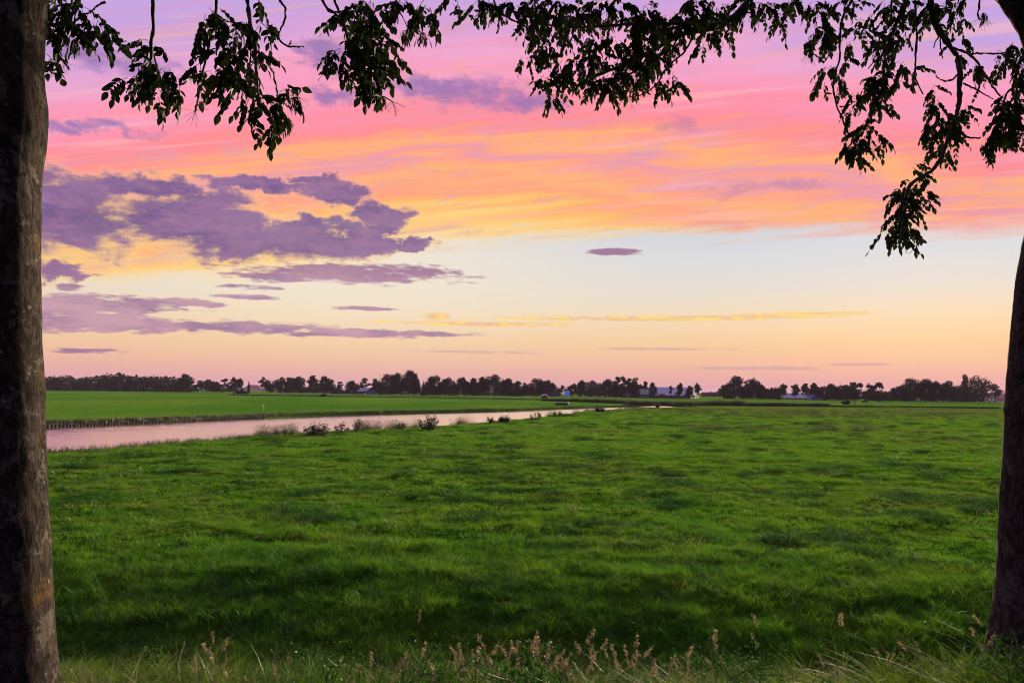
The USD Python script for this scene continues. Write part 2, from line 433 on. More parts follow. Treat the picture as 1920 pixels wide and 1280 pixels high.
def ground_material():
    g = Graph()
    pos = g.add('geometry', 'position')
    n1 = g.noise(pos, 0.045, 3.0, 0.55)
    n2 = g.noise(pos, 0.35, 4.0, 0.6)
    n3 = g.noise(pos, 2.3, 4.0, 0.65)
    n4 = g.noise(pos, 11.0, 5.0, 0.7)
    c = g.mix(g.step(n2, 0.38, 0.64), FRESH, YELLOW)
    c = g.mix(g.math('multiply', g.step(n1, 0.50, 0.66), 0.65), c, DULL)
    c = g.mix(g.math('multiply', g.step(n3, 0.42, 0.64), 0.75), c, DARK)
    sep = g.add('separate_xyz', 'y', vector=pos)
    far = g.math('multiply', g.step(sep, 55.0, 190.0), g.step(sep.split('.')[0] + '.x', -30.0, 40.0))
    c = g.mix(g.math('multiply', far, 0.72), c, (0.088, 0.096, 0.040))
    c = g.mix(g.step(n4, 0.58, 0.38, 0.0, 0.75), c, (0.014, 0.042, 0.006))
    c = g.mix(g.step(sep, 25.0, 110.0), g.mix(1.0, c, (0.42, 0.42, 0.42), 'multiply'), c)      # thatch nearby, with the shade between the tufts put into its colour
    b = g.add('bump', 'normal', height=g.math('add', n4, g.math('multiply', n3, 1.5)), strength=0.8, distance=0.12)
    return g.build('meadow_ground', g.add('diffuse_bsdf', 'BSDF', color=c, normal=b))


def far_ground_material():
    g = Graph()
    pos = g.add('geometry', 'position')
    st = g.add('mapping', 'vector', vector=pos, scale=(1.0, 0.35, 1.0))
    n1 = g.noise(st, 0.03, 3.0, 0.55)
    n2 = g.noise(st, 0.22, 4.0, 0.6)
    n3 = g.noise(pos, 1.6, 4.0, 0.7)
    c = g.mix(g.step(n1, 0.4, 0.62), (0.048, 0.140, 0.011), (0.090, 0.180, 0.016))
    c = g.mix(g.math('multiply', g.step(n2, 0.48, 0.68), 0.5), c, (0.095, 0.15, 0.03))
    c = g.mix(g.math('multiply', g.step(n3, 0.40, 0.65), 0.5), c, (0.022, 0.085, 0.010))
    b = g.add('bump', 'normal', height=g.math('add', n3, n2), strength=0.7, distance=0.15)
    return g.build('far_meadow_ground', g.add('diffuse_bsdf', 'BSDF', color=c, normal=b))


def water_material():
    g = Graph()
    pos = g.add('geometry', 'position')
    st = g.add('mapping', 'vector', vector=pos, rotation=(0, 0, math.radians(-24)), scale=(1.0, 2.0, 1.0))
    n1 = g.noise(st, 1.1, 4.0, 0.6, 0.3)
    n2 = g.noise(st, 0.25, 2.0, 0.5)
    b = g.add('bump', 'normal', height=g.math('add', n1, g.math('multiply', n2, 0.6)), strength=0.8, distance=0.05)
    deep = g.add('diffuse_bsdf', 'BSDF', color=(0.10, 0.07, 0.08))
    gl = g.add('glossy_bsdf', 'BSDF', distribution='multi_ggx', color=(1.0, 0.88, 0.89), roughness=0.13, normal=b)  # pink of the reflected sky is put into this gloss tint
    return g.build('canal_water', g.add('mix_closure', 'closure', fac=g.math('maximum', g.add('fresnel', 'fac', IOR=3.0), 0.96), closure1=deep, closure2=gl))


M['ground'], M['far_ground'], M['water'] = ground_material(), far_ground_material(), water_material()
M['soil'] = plain('bank_soil', (0.06, 0.045, 0.035), 0.95, 0.4, 2.0, 0.1)

# ------------------------------------------------------------------ the lie of the land
WATER = -0.42
NEAR_EDGE = [(90, 852), (200, 845), (300, 835), (400, 828), (500, 818), (620, 809), (710, 805), (800, 800), (900, 793), (1010, 783), (1120, 770), (1200, 765.5), (1245, 764)]
FAR_EDGE = [(90, 802), (300, 793), (480, 785), (640, 779), (800, 775), (960, 771), (1060, 767), (1140, 764), (1200, 762), (1245, 760.6)]


def polar(p):
    return math.atan2(p[0], p[1]), math.hypot(p[0], p[1])


def edge_function(px, z, extra):
    pts = [polar(ground_at(a, b, z)) for a, b in px]  # z: height at which the photograph shows this edge
    p0, p1 = ground_at(*px[0], z), ground_at(*px[2], z)
    d = (p0 - p1)[:2] / np.linalg.norm((p0 - p1)[:2])
    for s in (10, 20, 35, 60, 100, 160):
        q = p0[:2] + d * s
        pts.append(polar(q))
    pts += [(math.radians(a), r) for a, r in extra]
    pts = sorted(pts)
    a, r = np.array(pts).T
    from scipy.interpolate import PchipInterpolator
    keep = np.r_[True, np.diff(a) > 1e-5]
    f = PchipInterpolator(a[keep], r[keep], extrapolate=False)
    return lambda t: np.where(np.isnan(q := f(np.clip(t, a[0], a[-1]))), r[-1], q)


r_near = edge_function(NEAR_EDGE, -0.2, [(13.2, 205), (16, 232), (20, 236), (25, 238), (31, 236), (40, 236), (60, 240), (100, 260)])
r_far = edge_function(FAR_EDGE, WATER, [(11.6, 218), (12.3, 206), (13.2, 207), (16, 233.5), (20, 237.5), (25, 239.5), (31, 237.5), (40, 237.5), (60, 242), (100, 262)])


def ground_z(x, y):
    """Height of the land this side of the canal."""
    x, y = np.asarray(x, float), np.asarray(y, float)
    r, t = np.hypot(x, y), np.arctan2(x, y)
    q = y + 0.06 * x + 0.35 * (meshkit.noise(np.stack([x * 0.5, y * 0.3, 0 * x], -1), 3) - 0.5)
    z = np.interp(q, [-6, 3.4, 4.5, 5.4, 6.4, 7.6, 9.0, 10.2, 11.6, 13.2, 15.0], [1.40, 1.36, 1.22, 0.98, 0.55, -0.1, -0.60, -0.58, -0.28, -0.04, 0.0])
    z = z + 0.10 * np.clip(x - 0.8, -1.2, 3.0) * np.clip((6.8 - q) / 2.5, 0, 1) * np.clip((q - 2) / 2, 0, 1)
    p = np.stack([x, y, 0 * x], -1)
    big = meshkit.fbm(p * np.array([0.28, 0.34, 1]), 3, 11) - 0.5
    hum = meshkit.fbm(p * np.array([1.15, 1.7, 1]), 3, 21)
    hum3 = meshkit.fbm(p * np.array([2.0, 2.6, 1]), 2, 25)
    hum2 = np.clip(hum - 0.52, 0, 1)
    fine = meshkit.fbm(p * 3.1, 3, 31) - 0.5
    amp = np.interp(q, [4.5, 7.0, 9.0, 12.0, 15, 60, 220], [0.6, 1.1, 1.5, 1.4, 1.0, 1.0, 0.8])
    lip = np.clip((r_near(t) - r) / np.maximum(4.0, 0.14 * r), 0, 1)
    z = z - 0.2 * np.clip(1 - (r_near(t) - r) / np.clip(0.10 * r, 2.5, 24.0), 0, 1) ** 1.5
    return z + amp * (0.12 * big * lip + 0.28 * hum2 * lip + 0.13 * fine + 0.10 * np.clip(hum3 - 0.5, 0, 1) * lip)


def field_z(x, y):
    """Height of the land beyond the canal."""
    p = np.stack([x, y, 0 * np.asarray(x, float)], -1)
    return 0.12 * (meshkit.fbm(p * 0.12, 3, 5) - 0.5) + 0.10 * (meshkit.fbm(p * 0.9, 2, 6) - 0.5)


def grid_faces(n, m_):
    i, j = np.meshgrid(np.arange(n - 1), np.arange(m_ - 1), indexing='ij')
    a = i * m_ + j
    return np.vstack([np.stack([a, a + 1, a + m_ + 1], -1).reshape(-1, 3), np.stack([a, a + m_ + 1, a + m_], -1).reshape(-1, 3)])


th = np.r_[np.linspace(-100, -42, 60)[:-1], np.linspace(-42, 42, 520), np.linspace(42, 100, 50)[1:]] * math.pi / 180
s = np.linspace(0, 1, 400)
rn = r_near(th)
rr = 1.2 * (rn[:, None] / 1.2) ** s[None, :]
wob = 0.5 * (meshkit.fbm(np.stack([rn * np.sin(th) * 0.5, rn * np.cos(th) * 0.5, 0 * th], -1), 3, 9) - 0.5)
rr = rr * (1 + (wob / rn)[:, None] * s[None, :] ** 8)
gx, gy = rr * np.sin(th)[:, None], rr * np.cos(th)[:, None]
gz = ground_z(gx, gy)
skirt = [(0.12, -0.28), (0.30, -0.5), (0.5, -1.6)]
for dr, dz in skirt:
    gx = np.c_[gx, (rr[:, -1] + dr) * np.sin(th)]
    gy = np.c_[gy, (rr[:, -1] + dr) * np.cos(th)]
    gz = np.c_[gz, gz[:, 399] * 0 + dz]
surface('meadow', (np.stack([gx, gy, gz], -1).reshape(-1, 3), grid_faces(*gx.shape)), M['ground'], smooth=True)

s = np.linspace(0, 1, 130)
rf = r_far(th)
rr = (rf[:, None] + 0.25) * (4000 / (rf[:, None] + 0.25)) ** (s[None, :] ** 1.5)
fx, fy = rr * np.sin(th)[:, None], rr * np.cos(th)[:, None]
fz = field_z(fx, fy)
for dr, dz in ((0.16, -0.12), (0.25, -0.35), (0.45, -1.6)):
    fx = np.c_[(rr[:, 0] - dr) * np.sin(th), fx]
    fy = np.c_[(rr[:, 0] - dr) * np.cos(th), fy]
    fz = np.c_[fz[:, 0] * 0 + dz, fz]
surface('far_meadow', (np.stack([fx, fy, fz], -1).reshape(-1, 3), grid_faces(*fx.shape)), M['far_ground'], smooth=True)
su = np.linspace(0, 1, 190)
wr = (rn - 1.5)[:, None] + (rf + 3.0 - rn)[:, None] * su[None]
wx, wy = wr * np.sin(th)[:, None], wr * np.cos(th)[:, None]
ca, sa = math.cos(0.42), math.sin(0.42)
wp = np.stack([wx * ca - wy * sa, (wx * sa + wy * ca) * 1.0, 0 * wx], -1)
wz = WATER + 0.08 * (meshkit.fbm(wp * np.array([0.9, 1.7, 1]), 3, 77) - 0.5) + 0.03 * (meshkit.noise(wp * np.array([0.25, 0.5, 1]), 78) - 0.5)
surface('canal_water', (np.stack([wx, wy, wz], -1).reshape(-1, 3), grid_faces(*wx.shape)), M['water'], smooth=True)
# the dike top and the land behind the photographer
bt = np.linspace(100, 260, 60) * math.pi / 180
br = np.array([0.0, 1.2, 3, 8, 20, 60, 200, 800, 4000])
bx, by = br[None, :] * np.sin(bt)[:, None], br[None, :] * np.cos(bt)[:, None]
bz = np.interp(-by, [-10, 8, 14, 5000], [1.39, 1.39, 0, 0])
surface('dike_land', (np.stack([bx, by, bz], -1).reshape(-1, 3), grid_faces(*bx.shape)), M['ground'])
ct = np.linspace(-100, 100, 60) * math.pi / 180
cr = np.array([0.0, 1.2])
cx, cy = cr[None, :] * np.sin(ct)[:, None], cr[None, :] * np.cos(ct)[:, None]
surface('dike_land', (np.stack([cx, cy, ground_z(cx, cy)], -1).reshape(-1, 3), grid_faces(*cx.shape)), M['ground'])
b = trimesh.creation.cylinder(4000, 0.5, sections=64)
b.apply_translation([0, 0, -1.9])
surface('canal_bed', b, M['soil'])

# ------------------------------------------------------------------ grass
def blades(n, radius, h, w, bend, seg=2, seed=0, lean=(0, 0), tip=0.1, clump=0):
    """n grass blades in a round patch as one mesh, z up from 0."""
    q = np.random.default_rng(seed)
    a, rad = q.uniform(0, 2 * np.pi, n), radius * np.sqrt(q.uniform(0, 1, n))
    base = np.stack([rad * np.cos(a), rad * np.sin(a), np.full(n, -0.03)], 1)
    d = q.uniform(0, 2 * np.pi, n)
    if clump:                                             # blades gathered in small tufts of unlike height
        which = q.integers(0, clump, n)
        ca_, cr_ = q.uniform(0, 2 * np.pi, clump), radius * np.sqrt(q.uniform(0, 1, clump))
        spread = radius * 0.42 / math.sqrt(clump)
        base[:, 0] = (cr_ * np.cos(ca_))[which] + q.normal(size=n) * spread
        base[:, 1] = (cr_ * np.sin(ca_))[which] + q.normal(size=n) * spread
        tuft_h = q.uniform(0.55, 1.35, clump)[which]
    H, W = q.uniform(h[0], h[1], n), q.uniform(w[0], w[1], n)
    H = H * tuft_h if clump else H
    B = q.uniform(bend[0], bend[1], n) * H
    dirv = np.stack([np.cos(d) * B + lean[0] * H, np.sin(d) * B + lean[1] * H], 1)
    fa = q.uniform(0, 2 * np.pi, n)
    side = np.stack([np.cos(fa), np.sin(fa), 0 * fa], 1)
    vs = []
    for k in range(seg + 1):
        u = k / seg
        c = base + np.stack([dirv[:, 0] * u ** 1.8, dirv[:, 1] * u ** 1.8, H * (u - 0.22 * (B / H) * u ** 3)], 1)
        ww = (W * (1 - u ** 1.6) + tip * W * u)[:, None] / 2
        vs += [c - side * ww, c + side * ww]
    v = np.stack(vs, 1)
    nv = 2 * (seg + 1)
    f = []
    for k in range(seg):
        o = 2 * k
        f += [[o, o + 1, o + 3], [o, o + 3, o + 2]]
    f = (np.arange(n)[:, None, None] * nv + np.array(f)[None]).reshape(-1, 3)
    return v.reshape(-1, 3), f


def instancer(name, protos, pos, idx, scale, yaw, tiltxy, mats, kind='stuff', label=None, cat=None):
    path = unique('/World', name)
    pi = UsdGeom.PointInstancer.Define(stage, path)
    UsdGeom.Scope.Define(stage, path + '/kinds')
    targets = []
    for k, mesh in enumerate(protos):
        p = usdkit.mesh(stage, f'{path}/kinds/tuft' + (f'_{k:03d}' if k else ''), mesh, mats[k] if isinstance(mats, list) else mats)
        targets.append(p.GetPath())
    pi.CreatePrototypesRel().SetTargets(targets)
    n = len(pos)
    pi.CreateProtoIndicesAttr(Vt.IntArray.FromNumpy(np.asarray(idx, np.int32)))
    pi.CreatePositionsAttr(Vt.Vec3fArray.FromNumpy(np.asarray(pos, np.float32)))
    sc = np.asarray(scale, np.float32)
    pi.CreateScalesAttr(Vt.Vec3fArray.FromNumpy(sc if sc.ndim == 2 else np.repeat(sc[:, None], 3, 1)))
    cy_, sy_ = np.cos(yaw / 2), np.sin(yaw / 2)
    quat = np.zeros((n, 4), np.float16)
    quat[:, 0], quat[:, 3] = cy_, sy_                       # real, then imaginary z
    pi.CreateOrientationsAttr(Vt.QuathArray([Gf.Quath(float(a), 0.0, 0.0, float(b_)) for a, b_ in zip(cy_, sy_)]))
    tag(pi.GetPrim(), label, cat, None, kind)
    return path


def scatter(n, r0, r1, power, half=36.0, seed=0):
    """Points of the view wedge between two distances; power 2 = even per area, lower = denser near."""
    q = np.random.default_rng(seed)
    u = q.uniform(0, 1, n)
    r = (r0 ** power + u * (r1 ** power - r0 ** power)) ** (1 / power)
    t = np.radians(q.uniform(-half, half, n))
    ok = r < r_near(t) - np.where(r > 60, 0.07 * r, 0.15)
    return r[ok] * np.sin(t[ok]), r[ok] * np.cos(t[ok]), r[ok], t[ok]


def tufts(name, protos, x, y, zf, scale, mats, seed, sink=0.0, **kw):
    q = np.random.default_rng(seed)
    n = len(x)
    instancer(name, protos, np.stack([x, y, zf(x, y) - sink], 1), q.integers(0, len(protos), n), scale, q.uniform(0, 2 * np.pi, n), None, mats, **kw)


# verge under the trees
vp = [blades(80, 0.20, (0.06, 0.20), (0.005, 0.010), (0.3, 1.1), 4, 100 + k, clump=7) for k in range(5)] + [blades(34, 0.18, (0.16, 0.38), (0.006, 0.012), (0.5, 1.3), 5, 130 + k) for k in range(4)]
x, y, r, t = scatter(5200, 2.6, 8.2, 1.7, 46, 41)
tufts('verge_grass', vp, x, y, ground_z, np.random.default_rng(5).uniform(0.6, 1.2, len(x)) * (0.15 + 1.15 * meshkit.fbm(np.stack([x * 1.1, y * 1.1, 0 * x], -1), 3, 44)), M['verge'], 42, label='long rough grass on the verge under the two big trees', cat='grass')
# ditch side
dp = [blades(110, 0.26, (0.05, 0.17), (0.005, 0.010), (0.3, 1.2), 3, 150 + k, clump=9) for k in range(5)]
x, y, r, t = scatter(6000, 8.0, 16.0, 1.8, 38, 43)
tufts('ditch_grass', dp, x, y, ground_z, np.random.default_rng(6).uniform(0.7, 1.3, len(x)), M['turf'], 44, label='dark uneven grass on the ditch side before the meadow', cat='grass')
# the meadow
mp = [blades(150, 0.42, (0.03, 0.105), (0.006, 0.013), (0.3, 1.3), 2, 170 + k, clump=14) for k in range(6)]
x, y, r, t = scatter(10500, 14.0, 42.0, 1.6, 37, 45)
tufts('meadow_grass', mp, x, y, ground_z, np.random.default_rng(7).uniform(0.7, 1.4, len(x)), M['turf'], 46, label='green tufty grass of the near meadow', cat='grass')
lp = [blades(120, 0.95, (0.05, 0.13), (0.016, 0.034), (0.3, 1.2), 2, 190 + k, clump=12) for k in range(6)]
x, y, r, t = scatter(16000, 38.0, 110.0, 1.5, 37, 47)
tufts('meadow_grass', lp, x, y, ground_z, np.random.default_rng(8).uniform(0.7, 1.4, len(x)), M['turf'], 48, label='green tufty grass in the middle of the meadow', cat='grass')
gp = [blades(90, 2.0, (0.08, 0.18), (0.05, 0.10), (0.3, 1.2), 2, 210 + k, clump=12) for k in range(5)]
x, y, r, t = scatter(11000, 105.0, 240.0, 1.6, 37, 49)
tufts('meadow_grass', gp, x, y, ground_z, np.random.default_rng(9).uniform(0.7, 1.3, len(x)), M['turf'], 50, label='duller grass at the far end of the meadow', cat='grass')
# darker tussocks left by the grazing animals
tp = [blades(150, 0.26, (0.08, 0.20), (0.007, 0.014), (0.2, 1.3), 3, 230 + k) for k in range(5)]
x, y, r, t = scatter(11000, 9.5, 170.0, 1.1, 37, 51)
keep = (meshkit.fbm(np.stack([x * 0.7, y * 0.7, 0 * x], -1), 2, 71) > 0.57)
x, y, r = x[keep], y[keep], r[keep]
q = np.random.default_rng(10)
sc = np.stack([q.uniform(0.8, 1.7, len(x))] * 3, 1) * (1 + 0.006 * r)[:, None]
sc[:, 2] *= 0.72
tufts('tussock_grass', tp, x, y, ground_z, sc, M['tussock'], 52, label='dark grass tussocks scattered over the meadow', cat='grass')

# paler stems and taller lit tufts that stand out of the sward
fp = [blades(4, 0.10, (0.08, 0.20), (0.006, 0.011), (0.5, 1.6), 3, 250 + k) for k in range(5)]
x, y, r, t = scatter(4200, 9.0, 75.0, 1.3, 36, 53)
tufts('dry_stems', fp, x, y, ground_z, np.random.default_rng(16).uniform(0.6, 1.2, len(x)) * (1 + 0.012 * r), M['straw'], 54, label='pale dry stems scattered over the meadow', cat='grass stems')
bp = [blades(60, 0.17, (0.10, 0.26), (0.006, 0.011), (0.4, 1.3), 3, 260 + k) for k in range(5)]
x, y, r, t = scatter(1500, 8.0, 20.0, 1.6, 37, 55)
keep = meshkit.fbm(np.stack([x * 0.8, y * 0.8, 0 * x], -1), 2, 56) > 0.5
x, y = x[keep], y[keep]
tufts('lit_tufts', bp, x, y, ground_z, np.random.default_rng(17).uniform(0.5, 1.25, len(x)), M['turf'], 57, label='taller green tufts on the dark ditch side', cat='grass')

# ------------------------------------------------------------------ far trees beyond the meadows
def leaf_quads(centers, size, q, flat=0.0):
    n = len(centers)
    a = q.normal(size=(n, 3)); a /= np.linalg.norm(a, axis=1, keepdims=True)
    b = np.cross(a, q.normal(size=(n, 3))); b /= np.linalg.norm(b, axis=1, keepdims=True)
    sz = size * q.uniform(0.6, 1.3, n)[:, None]
    a, b = a * sz, b * sz * 0.7
    v = np.stack([centers - a, centers + b, centers + a, centers - b], 1).reshape(-1, 3)
    k = np.arange(n)[:, None] * 4
    f = np.vstack([k + np.array([0, 1, 2]), k + np.array([0, 2, 3])])
    return v, f


def crown_points(lobes, n, q):
    """Points in a handful of ellipsoidal lobes, thicker towards their skins."""
    vol = np.array([l[3] * l[4] * l[5] for l in lobes]) ** 0.75
    k = q.choice(len(lobes), n, p=vol / vol.sum())
    d = q.normal(size=(n, 3)); d /= np.linalg.norm(d, axis=1, keepdims=True)
    r = q.uniform(0.25, 1.0, n) ** 0.45 * (1 + 0.16 * q.normal(size=n))
    L = np.array(lobes)[k]
    return L[:, :3] + d * r[:, None] * L[:, 3:6]


def far_tree(label, px, base, top, width, kind='round', warm=False, name='tree', group=None, seed=None, cat='tree', depth=None):
    """A tree standing where the photograph shows it: its foot on the meadow under pixel (px, base), its top at pixel row top."""
    q = np.random.default_rng(int(px * 13 + top) if seed is None else seed)
    g0 = ground_at(px, base)
    D = g0[1] if depth is None else depth
    g0 = depth_at(px, base, D) * np.array([1, 1, 0])
    zt = depth_at(px, top, D)[2]
    H, W = zt * 1.03, width * D / FPX * {'conifer': 1.15, 'umbrella': 1.2, 'airy': 1.2, 'single': 1.15}.get(kind, 1.42)
    t = thing(name, label, cat, g0, group)
    trunk_r = max(0.14, 0.018 * H)
    lobes = []
    bare = {'round': 0.10, 'dense': 0.03, 'poplar': 0.04, 'airy': 0.35, 'umbrella': 0.55, 'conifer': 0.04, 'single': 0.26, 'bush': 0.0}[kind]
    zb = bare * H
    if kind == 'poplar':
        for k in range(9):
            u = (k + 0.5) / 9
            rad = W / 2 * (0.55 + 0.45 * math.sin(math.pi * min(1, u * 1.15 + 0.1))) * q.uniform(0.8, 1.1)
            lobes.append([q.normal() * W * 0.10, q.normal() * W * 0.1, zb + (H - zb) * (u * 0.93), rad, rad, (H - zb) / 11])
    elif kind == 'conifer':
        for k in range(10):
            u = k / 9
            rad = W / 2 * (1 - 0.88 * u) * q.uniform(0.8, 1.15)
            lobes.append([0, 0, zb + (H - zb) * u * 0.97, rad, rad, (H - zb) / 16])
    elif kind == 'umbrella':
        for k in range(7):
            lobes.append([q.uniform(-0.36, 0.36) * W, q.uniform(-0.36, 0.36) * W, H * q.uniform(0.74, 0.90), W * 0.2, W * 0.2, H * 0.08])
    elif kind == 'airy':
        for k in range(11):
            u = q.uniform(0, 1)
            rad = W * q.uniform(0.10, 0.19)
            span = W / 2 * math.sin(math.pi * (0.2 + 0.7 * u)) - rad * 0.6
            lobes.append([q.uniform(-1, 1) * span, q.uniform(-1, 1) * span, zb + (H - zb) * (0.12 + 0.78 * u), rad, rad, rad * 0.75])
    else:
        n = {'round': 11, 'dense': 18, 'single': 9, 'bush': 8}[kind]
        lobes.append([0, 0, zb + (H - zb) * 0.48, W * 0.36, W * 0.36, (H - zb) * 0.40])
        for k in range(n):
            u = (k + 0.5) / n
            rad = min(W, H) * q.uniform(0.15, 0.24)
            span = max(0.0, W / 2 * math.sqrt(max(0.0, 1 - (max(0, u - 0.35) / 0.65) ** 2)) - rad * 0.7)
            a = q.uniform(0, 2 * math.pi)
            z = min(zb + (H - zb) * (0.10 + 0.84 * u), H - rad * 0.62)
            lobes.append([math.cos(a) * span, math.sin(a) * span, max(z, rad * 0.5), rad, rad, rad * 0.8])
    size = 0.0016 * D * {'conifer': 0.45, 'umbrella': 0.6, 'airy': 0.6}.get(kind, 0.62)
    area = W * (H - zb)
    n = int(np.clip(area / size ** 2 * {'airy': 2.2, 'umbrella': 2.2}.get(kind, 4.2), 220, 2600))
    v, f = leaf_quads(crown_points(lobes, n, q), size, q)
    v[:, 2] = np.maximum(v[:, 2], 0.05)
    part(t, 'crown', (v + g0, f), M['crown_warm' if warm else 'crown'])
    lean = q.normal(size=2) * 0.012 * H
    pts = [g0 + [0, 0, -0.3], g0 + [lean[0] * 0.3, lean[1] * 0.3, H * 0.3], g0 + [lean[0], lean[1], H * 0.72]]
    tr = part(t, 'trunk', tube(smooth_line(pts, 6), np.linspace(trunk_r, trunk_r * 0.35, 6), 6), M['trunk_far'])
    if kind in ('airy', 'umbrella', 'single', 'round'):
        for l in lobes[1:6]:
            st = np.array([lean[0] * 0.5, lean[1] * 0.5, H * max(0.25, bare * 0.9)])
            part(tr, 'limb', tube(smooth_line([g0 + st, g0 + (st * 0.4 + np.array(l[:3]) * 0.6) + [0, 0, 0.04 * H], g0 + l[:3]], 4), np.linspace(trunk_r * 0.5, trunk_r * 0.15, 4), 5), M['trunk_far'])
    return t


# the far wood on the left: one mass, with the trees that stand out of it built singly
q = np.random.default_rng(3)
pts = []
wood_top = [(60, 706), (95, 706), (108, 707), (118, 705), (125, 703), (133, 706), (141, 711), (150, 710), (160, 708), (175, 706), (190, 704), (205, 702), (215, 703), (232, 703), (245, 706), (262, 707), (272, 707), (288, 705), (300, 706), (320, 707), (335, 709), (348, 713), (356, 720)]
for k in range(95):
    wx_ = 50 + 306 * (k + 0.5) / 95
    top = np.interp(wx_, [a for a, b_ in wood_top], [b_ for a, b_ in wood_top]) + q.uniform(-0.6, 2.0)
    D = q.uniform(640, 790)
    c = depth_at(wx_, top, D)
    H = c[2]
    rad = q.uniform(2.6, 4.6)
    lob = [[c[0] + q.normal() * 1.5, c[1] + q.normal() * 2, z, rad * (1.1 if z < H - rad else 0.8), rad, rad * 0.9] for z in np.linspace(rad * 0.5, H - rad * 0.7, 4)]
    pts.append(crown_points(lob, 360, q))
v, f = leaf_quads(np.vstack(pts), 0.75, q)
v[:, 2] = np.maximum(v[:, 2], 0.05)
surface('wood', (v, f), M['crown'], kind='stuff', label='long dark wood on the horizon beside the left trunk', cat='wood')

